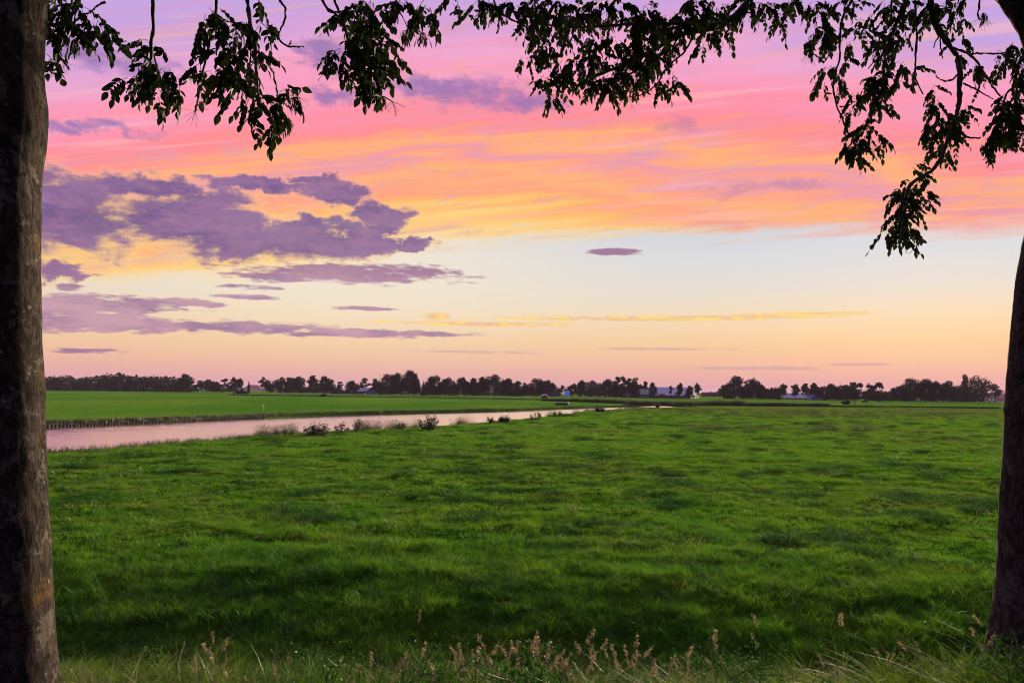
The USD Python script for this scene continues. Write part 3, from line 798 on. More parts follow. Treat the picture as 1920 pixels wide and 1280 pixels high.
B = lambda px, row=0.0: 729.5 + 0.0132 * (px - 90) + row      # foot of the tree line, as a pixel row
TREES = [
    # label, pixel x, rows below the usual foot, pixel top, pixel width, kind, warm
    ('three small round crowns standing out above the long left wood', 227, 1, 697, 20, 'airy', 0),
    ('tallest tree at the right end of the long left wood', 345, 1, 703, 24, 'round', 0),
    ('thin tree poking up out of the middle of the left wood', 255, 1, 703, 9, 'airy', 0),
    ('dark rounded bush behind the blue-roofed farm shed', 386, 0.5, 713, 34, 'dense', 0),
    ('low bush right of the blue-roofed farm shed', 407, 0.5, 718, 18, 'bush', 0),
    ('small airy tree above the bush beside the blue-roofed shed', 421, 0.5, 709, 15, 'airy', 1),
    ('round tree, the left of a close pair left of the red-roofed house', 437, 0.5, 709, 15, 'single', 0),
    ('round tree, the right of a close pair left of the red-roofed house', 450, 0.5, 711, 14, 'single', 0),
    ('thin columnar tree rising in front of the red-roofed house', 466, 1.2, 715, 6, 'conifer', 0),
    ('ragged tree with a gap in its crown right of the red-roofed house', 493, 0.5, 708, 15, 'airy', 0),
    ('short bushy tree leaning on the ragged gapped tree', 502, 0.5, 714, 14, 'round', 0),
    ('broad dense dome of trees behind the long grey shed', 533, 0.5, 709, 44, 'dense', 0),
    ('bushy tree right of the broad dome behind the long grey shed', 560, 0.5, 708, 22, 'dense', 0),
    ('square-topped tall tree right of the long grey shed', 586, 0.5, 705, 15, 'dense', 0),
    ('twin-topped tall tree left of the wide gabled barn', 606, 0.5, 707, 20, 'dense', 0),
    ('low bush between the twin-topped tree and the wide gabled barn', 620, 0.5, 713, 16, 'bush', 0),
    ('spiky sparse tree behind the left gable of the wide barn', 637, 0.5, 715, 12, 'airy', 1),
    ('dark round tree behind the roof of the wide gabled barn', 662, 0.3, 716, 20, 'round', 0),
    ('loose tree behind the right half of the wide barn roof', 684, 0.3, 711, 21, 'airy', 0),
    ('small round tree just left of the dense grove in the middle', 703, 0.3, 711, 11, 'single', 0),
    ('wide dense tree forming the left part of the middle grove', 727, 1, 704, 36, 'dense', 0),
    ('dense tree in the middle of the grove right of the barn', 747, 1, 703, 26, 'dense', 0),
    ('tallest tree of the middle grove, with a rounded top', 767, 1, 697, 24, 'dense', 0),
    ('slim tree on the right flank of the middle grove', 779, 1, 701, 11, 'dense', 0),
    ('small dark conifer standing alone right of the middle grove', 794, 1, 716, 10, 'conifer', 0),
    ('big round-topped tree right of the small dark conifer', 815, 1, 707, 28, 'dense', 0),
    ('bushy tree right of the big round-topped tree', 840, 1, 711, 24, 'dense', 0),
    ('paler bushy tree in the row left of the hazy blue house', 866, 1, 710, 22, 'round', 0),
    ('rough-topped tree in the row left of the hazy blue house', 888, 1, 711, 18, 'dense', 0),
    ('dark tree left of the broad crown above the hazy blue house', 904, 1, 709, 18, 'dense', 0),
    ('broad tall crown above the hazy blue house', 928, 1, 705, 44, 'dense', 0),
    ('tree on the right shoulder of the broad crown over the blue house', 952, 1, 711, 18, 'dense', 0),
    ('slim pointed tree, the left of two right of the hazy blue house', 971, 0.5, 715, 13, 'poplar', 0),
    ('slim pointed tree, the right of two right of the hazy blue house', 982, 0.5, 718, 10, 'poplar', 0),
    ('round open tree left of the white-gabled shed', 1004, 0.5, 712, 28, 'round', 0),
    ('low spreading tree behind the white-gabled shed', 1028, 0.3, 715, 24, 'round', 0),
    ('flat-topped small tree just right of the white-gabled shed', 1055, 0.5, 723, 16, 'airy', 0),
    ('small tree above the blue tilted roof', 1074, 0.5, 721, 16, 'round', 0),
    ('narrow tree between the blue tilted roof and the hazy grove', 1091, 0.5, 715, 14, 'dense', 0),
    ('hazy reddish grove standing farther off left of the poplars', 1112, -2.2, 716, 36, 'dense', 1),
    ('dark rounded tree left of the two spiky poplars', 1141, 0.5, 713, 22, 'dense', 0),
    ('spiky poplar, the leftmost of the tall group by the dormer house', 1157, 0.5, 707, 11, 'poplar', 0),
    ('tallest spiky poplar of the group by the dormer house', 1170, 0.5, 706, 12, 'poplar', 0),
    ('ragged poplar between the tallest and the rightmost by the dormer house', 1180, 0.5, 710, 11, 'poplar', 0),
    ('spiky poplar, the rightmost of the tall group by the dormer house', 1191, 0.5, 708, 12, 'poplar', 0),
    ('low round tree behind the roof of the dormer house', 1201, 0.3, 723, 14, 'round', 0),
    ('small clipped tree left of the wide pale-roofed barn', 1210, 0.3, 716, 10, 'single', 0),
    ('small dark tree touching the left end of the pale-roofed barn', 1224, 0.5, 719, 11, 'dense', 0),
    ('thin tree before the middle of the pale-roofed barn', 1258, 2.5, 724, 7, 'airy', 0),
    ('tree standing in front of the right half of the pale-roofed barn', 1275, 2.5, 719, 12, 'single', 0),
    ('short tree at the right end of the pale-roofed barn', 1293, 0.6, 725, 12, 'dense', 0),
    ('open round tree right of the pale-roofed barn', 1307, 0.6, 719, 20, 'airy', 0),
    ('loose low tree at the left edge of the big double grove', 1358, 0.5, 724, 18, 'round', 0),
    ('taller dark tree of the big double grove, left of centre', 1380, 0.5, 708, 28, 'dense', 0),
    ('square-topped dark tree of the big double grove, right half', 1410, 0.5, 713, 28, 'dense', 0),
    ('slim tree at the right flank of the big double grove', 1428, 0.5, 723, 12, 'dense', 0),
    ('low thicket between the double grove and the lone round tree', 1447, 0.5, 728, 24, 'dense', 0),
    ('lone round tree in front of the low pale barn, left one', 1467, 0.5, 721, 17, 'single', 0),
    ('lone pointed tree in front of the low pale barn, right one', 1492, 0.5, 722, 17, 'single', 0),
    ('left of two round trees beside the blue house', 1511, 0.5, 720, 14, 'single', 0),
    ('right of two round trees beside the blue house', 1527, 0.5, 719, 17, 'single', 0),
    ('low tree right behind the blue house', 1545, 0.2, 726, 20, 'round', 0),
    ('bushy tree right of the blue house', 1560, 0.5, 722, 22, 'dense', 0),
    ('wide dark tree in front of the thin umbrella trees', 1588, 0.5, 724, 34, 'dense', 0),
    ('thin see-through tree left of the umbrella tree', 1600, 0, 717, 17, 'airy', 0),
    ('thin umbrella-shaped tree with a bare slender trunk', 1616, 0.5, 718, 15, 'umbrella', 0),
    ('airy tree right of the umbrella-shaped tree', 1630, 0, 719, 15, 'airy', 0),
    ('wide open-topped tree over the low bushes right of the umbrella tree', 1649, 0, 720, 28, 'airy', 0),
    ('low dark bush under the wide open-topped tree', 1640, 0.8, 731, 32, 'bush', 0),
    ('low tree in the dip left of the last big grove', 1684, 0.5, 727, 22, 'dense', 0),
    ('broad round tree at the left end of the last big grove', 1710, 0.5, 713, 34, 'dense', 0),
    ('dark tree in the left half of the last big grove', 1735, 0.5, 714, 26, 'dense', 0),
    ('tree with gaps low in its crown in the last big grove', 1757, 0.5, 717, 20, 'round', 0),
    ('tree left of the spike in the last big grove', 1779, 0.5, 717, 22, 'round', 0),
    ('slim dark spike rising over the last big grove', 1809, 0.3, 703, 12, 'poplar', 0),
    ('huge dark dome-shaped tree at the right end of the last grove', 1828, 0.8, 709, 52, 'dense', 0),
    ('tree behind the red-roofed houses beside the right trunk', 1866, -0.8, 723, 24, 'airy', 0),
    ('faint low trees on the horizon right of the pale-roofed barn', 1335, -3.2, 735, 44, 'bush', 1),
]
for lab, px, row, top, w, kind, warm in TREES:
    far_tree(lab, px, B(px, row + 1.2), top - 1.0, w, kind, warm)


# hedges and undergrowth that close the foot of the groves
UNDER = [('dark undergrowth along the foot of the broad dome of trees behind the grey shed', 508, 628, 722, 0.3), ('dark undergrowth under the middle grove and its neighbours', 706, 792, 719, 1.0),
         ('dark undergrowth under the row of trees around the hazy blue house', 798, 966, 720, 1.0), ('dark undergrowth under the trees around the white-gabled shed', 966, 1050, 727, 0.4),
         ('dark undergrowth below the spiky poplars', 1084, 1206, 725, 0.4), ('dark undergrowth under the big double grove', 1352, 1462, 729, 0.6), ('dark undergrowth right of the blue house', 1536, 1616, 733, 0.6),
         ('dark undergrowth below the open-topped tree', 1620, 1700, 735, 0.6), ('dark undergrowth at the foot of the last big grove', 1694, 1852, 726, 0.7), ('low hedge left of the red-roofed farmhouse', 396, 455, 725, 0.3)]
for k, (lab, a, b_, top, row) in enumerate(UNDER):
    q = np.random.default_rng(900 + k)
    cs = []
    for j in range(int((b_ - a) / 2.2)):
        px = a + (b_ - a) * q.uniform(0, 1)
        g0 = ground_at(px, B(px, row)) * np.array([1, 1, 0])
        H = depth_at(px, top + q.uniform(-5, 4), g0[1])[2]
        rad = q.uniform(1.6, 3.2)
        cs.append(crown_points([[g0[0], g0[1] + q.uniform(0, 3), z, rad, rad, min(rad, H * 0.5)] for z in np.linspace(min(rad, H / 2) * 0.8, max(H - rad, H * 0.4), 3)], 130, q))
    v, f = leaf_quads(np.vstack(cs), 0.6, q)
    v[:, 2] = np.maximum(v[:, 2], 0.03)
    surface('undergrowth', (v, f), M['crown'], kind='stuff', label=lab, cat='undergrowth')


# ------------------------------------------------------------------ farms and houses
def roof_prism(w, d, h, over=0.35, thick=0.22, axis='x'):
    """Gable roof with thickness, ridge along x, eaves at z=0."""
    hw, hd = w / 2 + over, d / 2 + over
    s_ = h / (d / 2)
    lo = -over * s_
    prof = np.array([[-hd, lo], [0, h], [hd, lo], [hd, lo + thick * 0.6], [0, h + thick], [-hd, lo + thick * 0.6]])
    v = np.array([[x, a, b_] for x in (-hw, hw) for a, b_ in prof])
    f = []
    for k in range(6):
        a, b_ = k, (k + 1) % 6
        f += [[a, b_, b_ + 6], [a, b_ + 6, a + 6]]
    for o, fl in ((0, 1), (6, 0)):
        tris = [[0, 1, 5], [1, 4, 5], [1, 2, 4], [2, 3, 4]]
        f += [[t_[0] + o, t_[2 if fl else 1] + o, t_[1 if fl else 2] + o] for t_ in tris]
    return v, np.array(f)


def hip_roof(w, d, h, hip, over=0.35):
    hw, hd = w / 2 + over, d / 2 + over
    r = max(0.2, hw - hip)
    v = np.array([[-hw, -hd, 0], [hw, -hd, 0], [hw, hd, 0], [-hw, hd, 0], [-r, 0, h], [r, 0, h],
                  [-hw, -hd, -0.18], [hw, -hd, -0.18], [hw, hd, -0.18], [-hw, hd, -0.18]])
    f = [[0, 1, 5], [0, 5, 4], [1, 2, 5], [2, 3, 4], [2, 4, 5], [3, 0, 4], [6, 8, 7], [6, 9, 8]]
    for a in range(4):
        b_ = (a + 1) % 4
        f += [[a + 6, b_ + 6, b_], [a + 6, b_, a]]
    return v, np.array(f)


def gable_walls(w, d, e, h):
    """Walls with pointed gables at both ends of x, open below the roof."""
    v, f = [], []
    hw, hd = w / 2, d / 2
    for sx_ in (-1, 1):
        o = len(v)
        v += [[sx_ * hw, -hd, -0.3], [sx_ * hw, hd, -0.3], [sx_ * hw, hd, e], [sx_ * hw, 0, e + h - 0.03], [sx_ * hw, -hd, e]]
        tri = [[0, 1, 2], [0, 2, 4], [2, 3, 4]]
        f += [[o + t_[0], o + t_[1 if sx_ > 0 else 2], o + t_[2 if sx_ > 0 else 1]] for t_ in tri]
    for a, b_, c_, d_ in ((0, 5, 9, 4), (6, 1, 2, 7)):
        f += [[a, b_, c_], [a, c_, d_]]
    return np.array(v, float), np.array(f)


def house(name, label, cat, x0, x1, base, eave, ridge, depth_m, roof, wall, turn=0.0, hip=None, gable_front=False, openings=(), chimney=None, trim=None, skylights=0):
    """A building from the pixel columns of its ends and the pixel rows of foot, eaves and ridge."""
    xc = (x0 + x1) / 2
    g0 = ground_at(xc, base) * np.array([1, 1, 0])
    D = g0[1]
    k = D / FPX
    w = (x1 - x0) * k / max(0.3, math.cos(turn))
    e = depth_at(xc, eave, D)[2]
    h = max(0.4, depth_at(xc, ridge, D)[2] - e)
    t = thing(name, label, cat, g0)
    T = trimesh.transformations.rotation_matrix(turn, [0, 0, 1])
    if gable_front:
        length, span, T = depth_m, w, trimesh.transformations.rotation_matrix(turn + math.pi / 2, [0, 0, 1])
    else:
        length, span = w, depth_m
    # keep the front face where the pixels put the foot
    back = np.array([0, (depth_m / 2), 0])

    def put(mesh):
        v, f = vf(mesh)
        return v @ T[:3, :3].T + g0 + back, f
    if hip is None:
        part(t, 'wall', put(gable_walls(length, span, e, h)), wall)
        rf_ = part(t, 'roof', put((lambda m_: (m_[0] + [0, 0, e], m_[1]))(roof_prism(length, span, h))), roof)
    else:
        part(t, 'wall', put(box((0, 0, e / 2 - 0.2), (length, span, e + 0.2))), wall)
        rf_ = part(t, 'roof', put((lambda m_: (m_[0] + [0, 0, e + 0.18], m_[1]))(hip_roof(length, span, h, hip * length / 2))), roof)
    if trim is not None and gable_front:
        for sgn in (-1, 1):
            a = np.array([-length / 2 - 0.42, sgn * (span / 2 + 0.35), e - 0.35 * h / (span / 2)]); b_ = np.array([-length / 2 - 0.42, 0, e + h + 0.02])
            part(t, 'barge_board', put(tube(np.array([a, b_]), 0.16, 4)), trim)
    if chimney is not None:
        part(rf_, 'chimney', put(box((chimney * length, 0, e + h + 0.35), (0.7, 0.6, 1.5))), M['brick_far'])
    for kind, u, zz, ww, hh in openings:
        mat = M['glass_dark'] if kind == 'window' else M['wall_dark']
        if gable_front:
            c, size, fs = (-length / 2 - 0.03, u * span, zz), (0.06, ww, hh), (0.1, ww + 0.24, hh + 0.24)
        else:
            c, size, fs = (u * length, -span / 2 - 0.03, zz), (ww, 0.06, hh), (ww + 0.24, 0.1, hh + 0.24)
        fr = part(t, kind, put(box(c, size)), mat)
        off = (0.012, 0, 0) if gable_front else (0, 0.012, 0)
        if kind == 'window':
            rim = [box(np.add(c, np.array([0, 0, s_ * (hh / 2 + 0.06)])), (0.1, ww + 0.24, 0.12) if gable_front else (ww + 0.24, 0.1, 0.12)) for s_ in (-1, 1)]
            rim += [box(np.add(c, np.array([0, s_ * (ww / 2 + 0.06), 0]) if gable_front else np.array([s_ * (ww / 2 + 0.06), 0, 0])), (0.1, 0.12, hh) if gable_front else (0.12, 0.1, hh)) for s_ in (-1, 1)]
            part(fr, 'frame', put(join(rim)), M['white'])
    for j in range(skylights):
        u = (j + 0.5) / skylights - 0.5
        slope = math.atan2(h, span / 2)
        part(rf_, 'skylight', put(box((u * length * 0.9, -span / 4 - 0.02, e + h / 2 + 0.24), (1.0, 1.4, 0.06), rx=slope)), M['roof_metal'])
    return t


W = lambda us, z, w=1.0, h=1.1: tuple(('window', u, z, w, h) for u in us)
house('farm_shed', 'low shed with a pale purple roof at the right end of the left wood', 'shed', 334, 360, 730.6, 727.6, 724.0, 9, M['roof_metal'], M['wall_dark'], openings=(('door', 0.2, 0.9, 2.2, 1.8),))
house('farm_shed', 'farm building with a bright blue roof and reddish gable', 'shed', 374, 393, 731.2, 726.0, 720.5, 12, M['roof_blue'], M['brick_far'], turn=-0.35, openings=(('door', -0.1, 1.0, 2.0, 2.0),))
house('lean_to', 'small white-roofed lean-to before the blue-roofed shed', 'shed', 367, 380, 731.6, 729.6, 727.4, 5, M['white'], M['wall_dark'])
house('farmhouse', 'low farmhouse with a wide reddish hipped roof', 'house', 455, 491, 732.6, 728.4, 721.5, 12, M['roof_red'], M['wall_pale'], hip=0.55, openings=W((-0.36, -0.15, 0.1, 0.33), 1.2, 1.4, 1.3), chimney=-0.2)
house('house_wing', 'low purple-grey wing with a white front right of the reddish farmhouse', 'house', 490, 507, 733.0, 730.0, 727.0, 7, M['roof_slate'], M['wall_pale'], openings=W((-0.2, 0.2), 0.9, 0.9, 0.9))
house('long_shed', 'long low grey-blue shed with small roof vents', 'shed', 540, 590, 735.8, 732.4, 728.2, 10, M['roof_slate'], M['wall_blue'], openings=W((-0.35, -0.15, 0.05, 0.25), 1.0, 2.2, 0.8), skylights=6)
house('garden_shed', 'small pinkish shed just left of the wide gabled barn', 'shed', 604, 618, 737.0, 734.5, 732.8, 5, M['roof_metal'], M['wall_pale'], openings=(('door', 0.1, 0.8, 1.2, 1.6),))
house('gabled_barn', 'dark barn gable with pale roof edges, front of the wide barn', 'barn', 618, 648, 738.0, 733.6, 725.4, 16, M['roof_slate'], M['wall_dark'], gable_front=True, trim=M['roof_metal'], openings=(('door', 0.0, 1.4, 3.4, 2.8),))
house('gabled_barn', 'long slate-roofed barn stretching right from the dark gable', 'barn', 646, 700, 738.4, 733.2, 726.8, 14, M['roof_slate'], M['wall_dark'], openings=(('door', 0.1, 1.1, 3.0, 2.2), ('door', -0.25, 1.1, 2.2, 2.2)) + W((0.3, 0.38), 1.3))
house('gabled_barn', 'small pale-edged cross gable at the right end of the slate-roofed barn', 'barn', 687, 706, 738.8, 733.6, 725.6, 12, M['roof_slate'], M['wall_blue'], gable_front=True, trim=M['roof_metal'], openings=W((-0.2, 0.2), 1.2))
house('hazy_house', 'bluish house half hidden under the broad tall crown', 'house', 923, 944, 741.0, 736.0, 730.0, 9, M['roof_slate'], M['wall_blue'], gable_front=True, openings=W((-0.2, 0.2), 1.2))
house('hazy_house', 'low bluish house wing right of the house under the broad crown', 'house', 944, 962, 741.0, 737.6, 734.4, 7, M['roof_slate'], M['wall_blue'])
house('gabled_shed', 'dark shed with a white-edged gable behind the far ditch', 'shed', 1025, 1047, 743.0, 735.6, 728.8, 12, M['roof_slate'], M['wall_dark'], gable_front=True, trim=M['roof_metal'], openings=(('door', 0.0, 1.2, 2.4, 2.4),))
house('red_house', 'red roof peeping out right of the white-edged gable', 'house', 1040, 1052, 741.6, 734.0, 729.6, 8, M['roof_red'], M['brick_far'])
house('cottage', 'small cottage gable with pale roof edges under the poplars', 'house', 1168, 1186, 745.6, 741.0, 735.6, 8, M['roof_slate'], M['wall_dark'], gable_front=True, trim=M['roof_metal'], openings=W((0.0,), 1.3))
dh = house('dormer_house', 'dark house with a lit white-framed dormer below the poplars', 'house', 1186, 1217, 745.8, 738.6, 729.8, 11, M['roof_slate'], M['brick_far'], openings=W((-0.3, 0.05, 0.3), 1.3, 1.2, 1.2) + (('window', -0.08, 4.6, 2.6, 0.8),), chimney=0.3)
house('pale_barn', 'wide dark-walled barn with a big pale blue-white roof', 'barn', 1226, 1308, 746.6, 741.0, 726.0, 30, M['roof_metal'], M['wall_dark'], turn=-0.42, openings=(('door', -0.1, 1.6, 4.0, 3.0), ('door', 0.22, 1.6, 4.0, 3.0)))
house('low_barn', 'low pale-roofed barn behind the two lone trees', 'barn', 1470, 1520, 748.6, 746.4, 737.2, 16, M['roof_metal'], M['brick_far'], hip=0.3)
house('blue_house', 'dark blue house with a white-framed window', 'house', 1522, 1550, 749.6, 742.0, 734.8, 9, M['wall_blue'], M['wall_blue'], openings=W((-0.12, 0.1), 3.6, 1.6, 1.2))
house('red_house', 'red-roofed house left of the right trunk, with a white front corner', 'house', 1856, 1870, 752.6, 746.4, 736.6, 9, M['roof_red'], M['wall_pale'], turn=-0.3, openings=W((0.1,), 1.3))
house('red_house', 'pinkish red-roofed house half hidden by the right trunk', 'house', 1868, 1900, 753.0, 746.6, 737.0, 10, M['roof_red'], M['wall_pale'], openings=W((-0.36, -0.2, 0.1), 1.4))
house('pump_hut', 'small dark hut with a pale left edge at the end of the far ditch', 'hut', 1015.5, 1026, 748.8, 741.6, 739.6, 3, M['roof_slate'], M['wall_dark'], trim=M['white'], gable_front=True, openings=(('door', 0.1, 0.8, 0.8, 1.5),))

# a blue container and a tilted blue roof beside the farmyard
g0 = ground_at(725, 738.6); k = g0[1] / FPX
t = thing('container', 'bright blue container standing before the middle grove', 'container', g0)
part(t, 'body', box(g0 + [0, 1.2, 1.0], (16 * k, 2.4, 1.9)), M['roof_blue'])
for j in range(9):
    part(t, 'rib', box(g0 + [(j - 4) * 1.75 * k, -0.03, 1.0], (0.12, 0.06, 1.7)), M['roof_blue'])
part(t, 'lid', box(g0 + [0, 1.2, 2.0], (16.4 * k, 2.6, 0.12)), M['roof_slate'])
g0 = ground_at(1063, 744.5); k = g0[1] / FPX
t = thing('tilted_roof', 'bright blue tilted panel roof on posts beside the flat-topped tree', 'shelter', g0)
part(t, 'panel', box(g0 + [0, 0, 7.2 * k], (10 * k, 5.0, 0.15), rx=0.9, ry=-0.0), M['roof_blue'])
for dx in (-4, 4):
    part(t, 'post', tube([g0 + [dx * k, 1.0, -0.2], g0 + [dx * k, 1.0, 7 * k]], 0.10, 6), M['wood'])

# the trough on the far bank
g0 = ground_at(1053, 760.4); k = g0[1] / FPX
t = thing('trough', 'dark oblong trough with a pale right end on the far bank', 'trough', g0)
c = trimesh.creation.capsule(height=20 * k, radius=2.6 * k, count=[8, 16]); c.apply_transform(trimesh.transformations.rotation_matrix(math.pi / 2, [0, 1, 0]))
c.apply_translation(g0 + [0 * k, 0, 3.6 * k])
part(t, 'tank', c, M['drum'])
part(t, 'end_plate', tube([g0 + [11.5 * k, 0, 3.8 * k], g0 + [14 * k, 0, 3.8 * k]], 3.2 * k, 12), M['white'])
part(t, 'end_plate', tube([g0 + [-13 * k, 0, 4.0 * k], g0 + [-12 * k, 0, 4.0 * k]], 2.2 * k, 12), M['wall_pale'])
for dx in (-7, 7):
    part(t, 'cradle', box(g0 + [dx * k, 0, 0.6 * k], (1.6 * k, 5 * k, 1.5 * k)), M['wood'])


# ------------------------------------------------------------------ animals in the far pasture
def quadruped(scale, long=1.0):
    """A grazing animal as one smooth skin: trunk, neck, lowered head, jointed legs; x forward."""
    import manifold3d as m3

    def ball(p, r):
        return m3.Manifold.sphere(r, 14).translate(tuple(p))

    def bone(a, ra, b_, rb):
        return m3.Manifold.batch_hull([ball(a, ra), ball(b_, rb)])
    L = [bone((-0.40 * long, 0, 0.62), 0.20, (0.0, 0, 0.60), 0.23), bone((0.0, 0, 0.60), 0.23, (0.36 * long, 0, 0.63), 0.20),
         bone((0.36 * long, 0, 0.70), 0.14, (0.62 * long, 0, 0.52), 0.085), bone((0.62 * long, 0, 0.52), 0.085, (0.74 * long, 0, 0.30), 0.075), bone((0.74 * long, 0, 0.30), 0.075, (0.80 * long, 0, 0.17), 0.045),
         bone((-0.58 * long, 0, 0.68), 0.05, (-0.66 * long, 0, 0.42), 0.03)]
    for s_ in (-1, 1):
        L += [bone((0.30 * long, s_ * 0.12, 0.55), 0.09, (0.31 * long, s_ * 0.12, 0.30), 0.05), bone((0.31 * long, s_ * 0.12, 0.30), 0.05, (0.30 * long, s_ * 0.12, 0.03), 0.035)]
        L += [bone((-0.40 * long, s_ * 0.12, 0.58), 0.12, (-0.34 * long, s_ * 0.13, 0.40), 0.08), bone((-0.34 * long, s_ * 0.13, 0.40), 0.07, (-0.46 * long, s_ * 0.13, 0.26), 0.045), bone((-0.46 * long, s_ * 0.13, 0.26), 0.045, (-0.44 * long, s_ * 0.13, 0.03), 0.034)]
        L += [bone((0.64 * long, s_ * 0.07, 0.47), 0.03, (0.62 * long, s_ * 0.17, 0.45), 0.022)]
    w = m3.Manifold.batch_boolean(L, m3.OpType.Add).to_mesh()
    tm = trimesh.Trimesh(w.vert_properties[:, :3], w.tri_verts)
    trimesh.smoothing.filter_taubin(tm, iterations=4)
    return np.array(tm.vertices) * scale, np.array(tm.faces)


sheep_mesh = quadruped(1.15)
first = None
for k, (px, py, yaw) in enumerate([(684, 739.2, 0.3), (707, 739.6, 2.9), (738, 739.8, 0.2), (746, 740.0, 3.3), (768, 740.2, 0.5), (784, 739.8, 2.6), (818, 739.9, 0.0), (830, 741.4, 3.0), (838, 741.6, 0.4), (866, 742.0, 2.8), (880, 741.8, 0.3), (1130, 744.6, 0.1), (976, 742.6, 3.0)]):
    g0 = ground_at(px, py)
    if first is None:
        first = thing('sheep', 'pale sheep grazing on the far pasture before the tree line', 'sheep', g0, 'sheep grazing before the tree line')
        UsdGeom.Xformable(stage.GetPrimAtPath(first)).AddRotateZOp().Set(math.degrees(yaw))
        usdkit.mesh(stage, first + '/body', sheep_mesh, M['wool'], True)
    else:
        t = thing('sheep', 'pale sheep grazing on the far pasture before the tree line', 'sheep', g0, 'sheep grazing before the tree line')
        p = stage.GetPrimAtPath(t)
        p.GetReferences().AddInternalReference(first)
        p.SetInstanceable(True)
        UsdGeom.Xformable(p).AddRotateZOp().Set(math.degrees(yaw)) if not p.HasAttribute('xformOp:rotateZ') else p.GetAttribute('xformOp:rotateZ').Set(math.degrees(yaw))
g0 = ground_at(1622, 756.3)
t = thing('cow', 'single dark cow grazing in the far pasture right of the gate post', 'cow', g0)
usdkit.mesh(stage, t + '/body', quadruped(1.7, 1.15), M['cow'], True)

# ------------------------------------------------------------------ posts, gate and fence
for lab, px, py, top, r_ in [('pale thin pole on the far meadow, right of the timbered bank', 492.5, 774.0, 758.5, 0.035), ('dark pole on the far meadow above the canal', 711.0, 774.0, 757.0, 0.045), ('faint thin stake on the far meadow above the timbered bank', 361.0, 780.0, 763.0, 0.025)]:
    g0 = ground_at(px, py); ht = depth_at(px, top, g0[1])[2]
    t = thing('meadow_post', lab, 'post', g0)
    part(t, 'shaft', tube(smooth_line([g0 + [0, 0, -0.2], g0 + [0.01, 0, ht * 0.5], g0 + [0.03, 0, ht]], 5), [r_ * 1.1, r_, r_, r_, r_ * 0.9], 7, 0.2), M['wood'] if 'pale' not in lab else M['wall_pale'])
    part(t, 'cap', tube([g0 + [0.03, 0, ht - 0.12], g0 + [0.03, 0, ht + 0.02]], r_ * 1.7, 7), M['white'] if 'pale' in lab else M['wood'])
g0 = ground_at(1602, 757.8)
t = thing('gate_post', 'stout dark gate post beside the clump at the far ditch', 'post', g0)
ht = depth_at(1602, 751.0, g0[1])[2]
part(t, 'shaft', tube([g0 + [0, 0, -0.2], g0 + [0, 0, ht * 0.5], g0 + [0.02, 0, ht]], [0.18, 0.17, 0.15], 8, 0.15), M['wood'])
part(t, 'hinge', box(g0 + [0.2, -0.02, ht * 0.7], (0.2, 0.05, 0.06)), M['wall_dark'])


def rail_fence(label, px0, px1, row, n, rails=2, h=1.1):
    a, b_ = ground_at(px0, row), ground_at(px1, row + 0.0132 * (px1 - px0))
    t = thing('rail_fence', label, 'fence', a)
    for k in range(n):
        p = a + (b_ - a) * k / (n - 1)
        part(t, 'post', box(p + [0, 0, h / 2 - 0.1], (0.12, 0.12, h + 0.2)), M['wood'])
    for j in range(rails):
        z = h * (0.5 + 0.42 * j)
        part(t, 'rail', tube([a + [0, -0.09, z], b_ + [0, -0.09, z]], 0.05, 5), M['wood'])


rail_fence('low weathered fence before the open-topped tree on the right', 1640, 1674, 755.2, 8)
rail_fence('long low fence along the farmyard of the pale-roofed barn', 1195, 1300, 748.4, 18)
rail_fence('low fence in front of the last big grove', 1690, 1800, 755.0, 16)

# ------------------------------------------------------------------ timbered bank and reedy margins
pile_rng = np.random.default_rng(61)
A = ground_at(50, 805.4, WATER)
t = thing('bank_edging', 'row of short dark timber piles along the left far canal bank', 'bank edging', (A[0], A[1], 0))
edge_t = np.linspace(polar(ground_at(40, 806.6, WATER))[0], polar(ground_at(500, 784.2, WATER))[0], 4000)
ex, ey = r_far(edge_t) * np.sin(edge_t), r_far(edge_t) * np.cos(edge_t)
dist = np.r_[0, np.cumsum(np.hypot(np.diff(ex), np.diff(ey)))]
n_p = int(dist[-1] / 0.36)
for k in range(n_p):
    d_ = (k + pile_rng.uniform(-0.15, 0.15)) * 0.36
    x_, y_ = np.interp(d_, dist, ex), np.interp(d_, dist, ey)
    top = 0.02 + pile_rng.uniform(-0.12, 0.06)
    part(t, 'pile', tube([[x_, y_, -1.0], [x_ + pile_rng.normal() * 0.02, y_ - 0.02, top]], pile_rng.uniform(0.07, 0.11), 6), M['wood'])
part(t, 'waling', tube(np.stack([ex[::80], ey[::80] - 0.13, 0 * ex[::80] - 0.14], 1), 0.06, 5), M['wood'])


def along(fn, t0, t1, n, off, seed):
    q = np.random.default_rng(seed)
    tt = q.uniform(t0, t1, n)
    r = fn(tt) + q.uniform(*off, n)
    return r * np.sin(tt), r * np.cos(tt), r


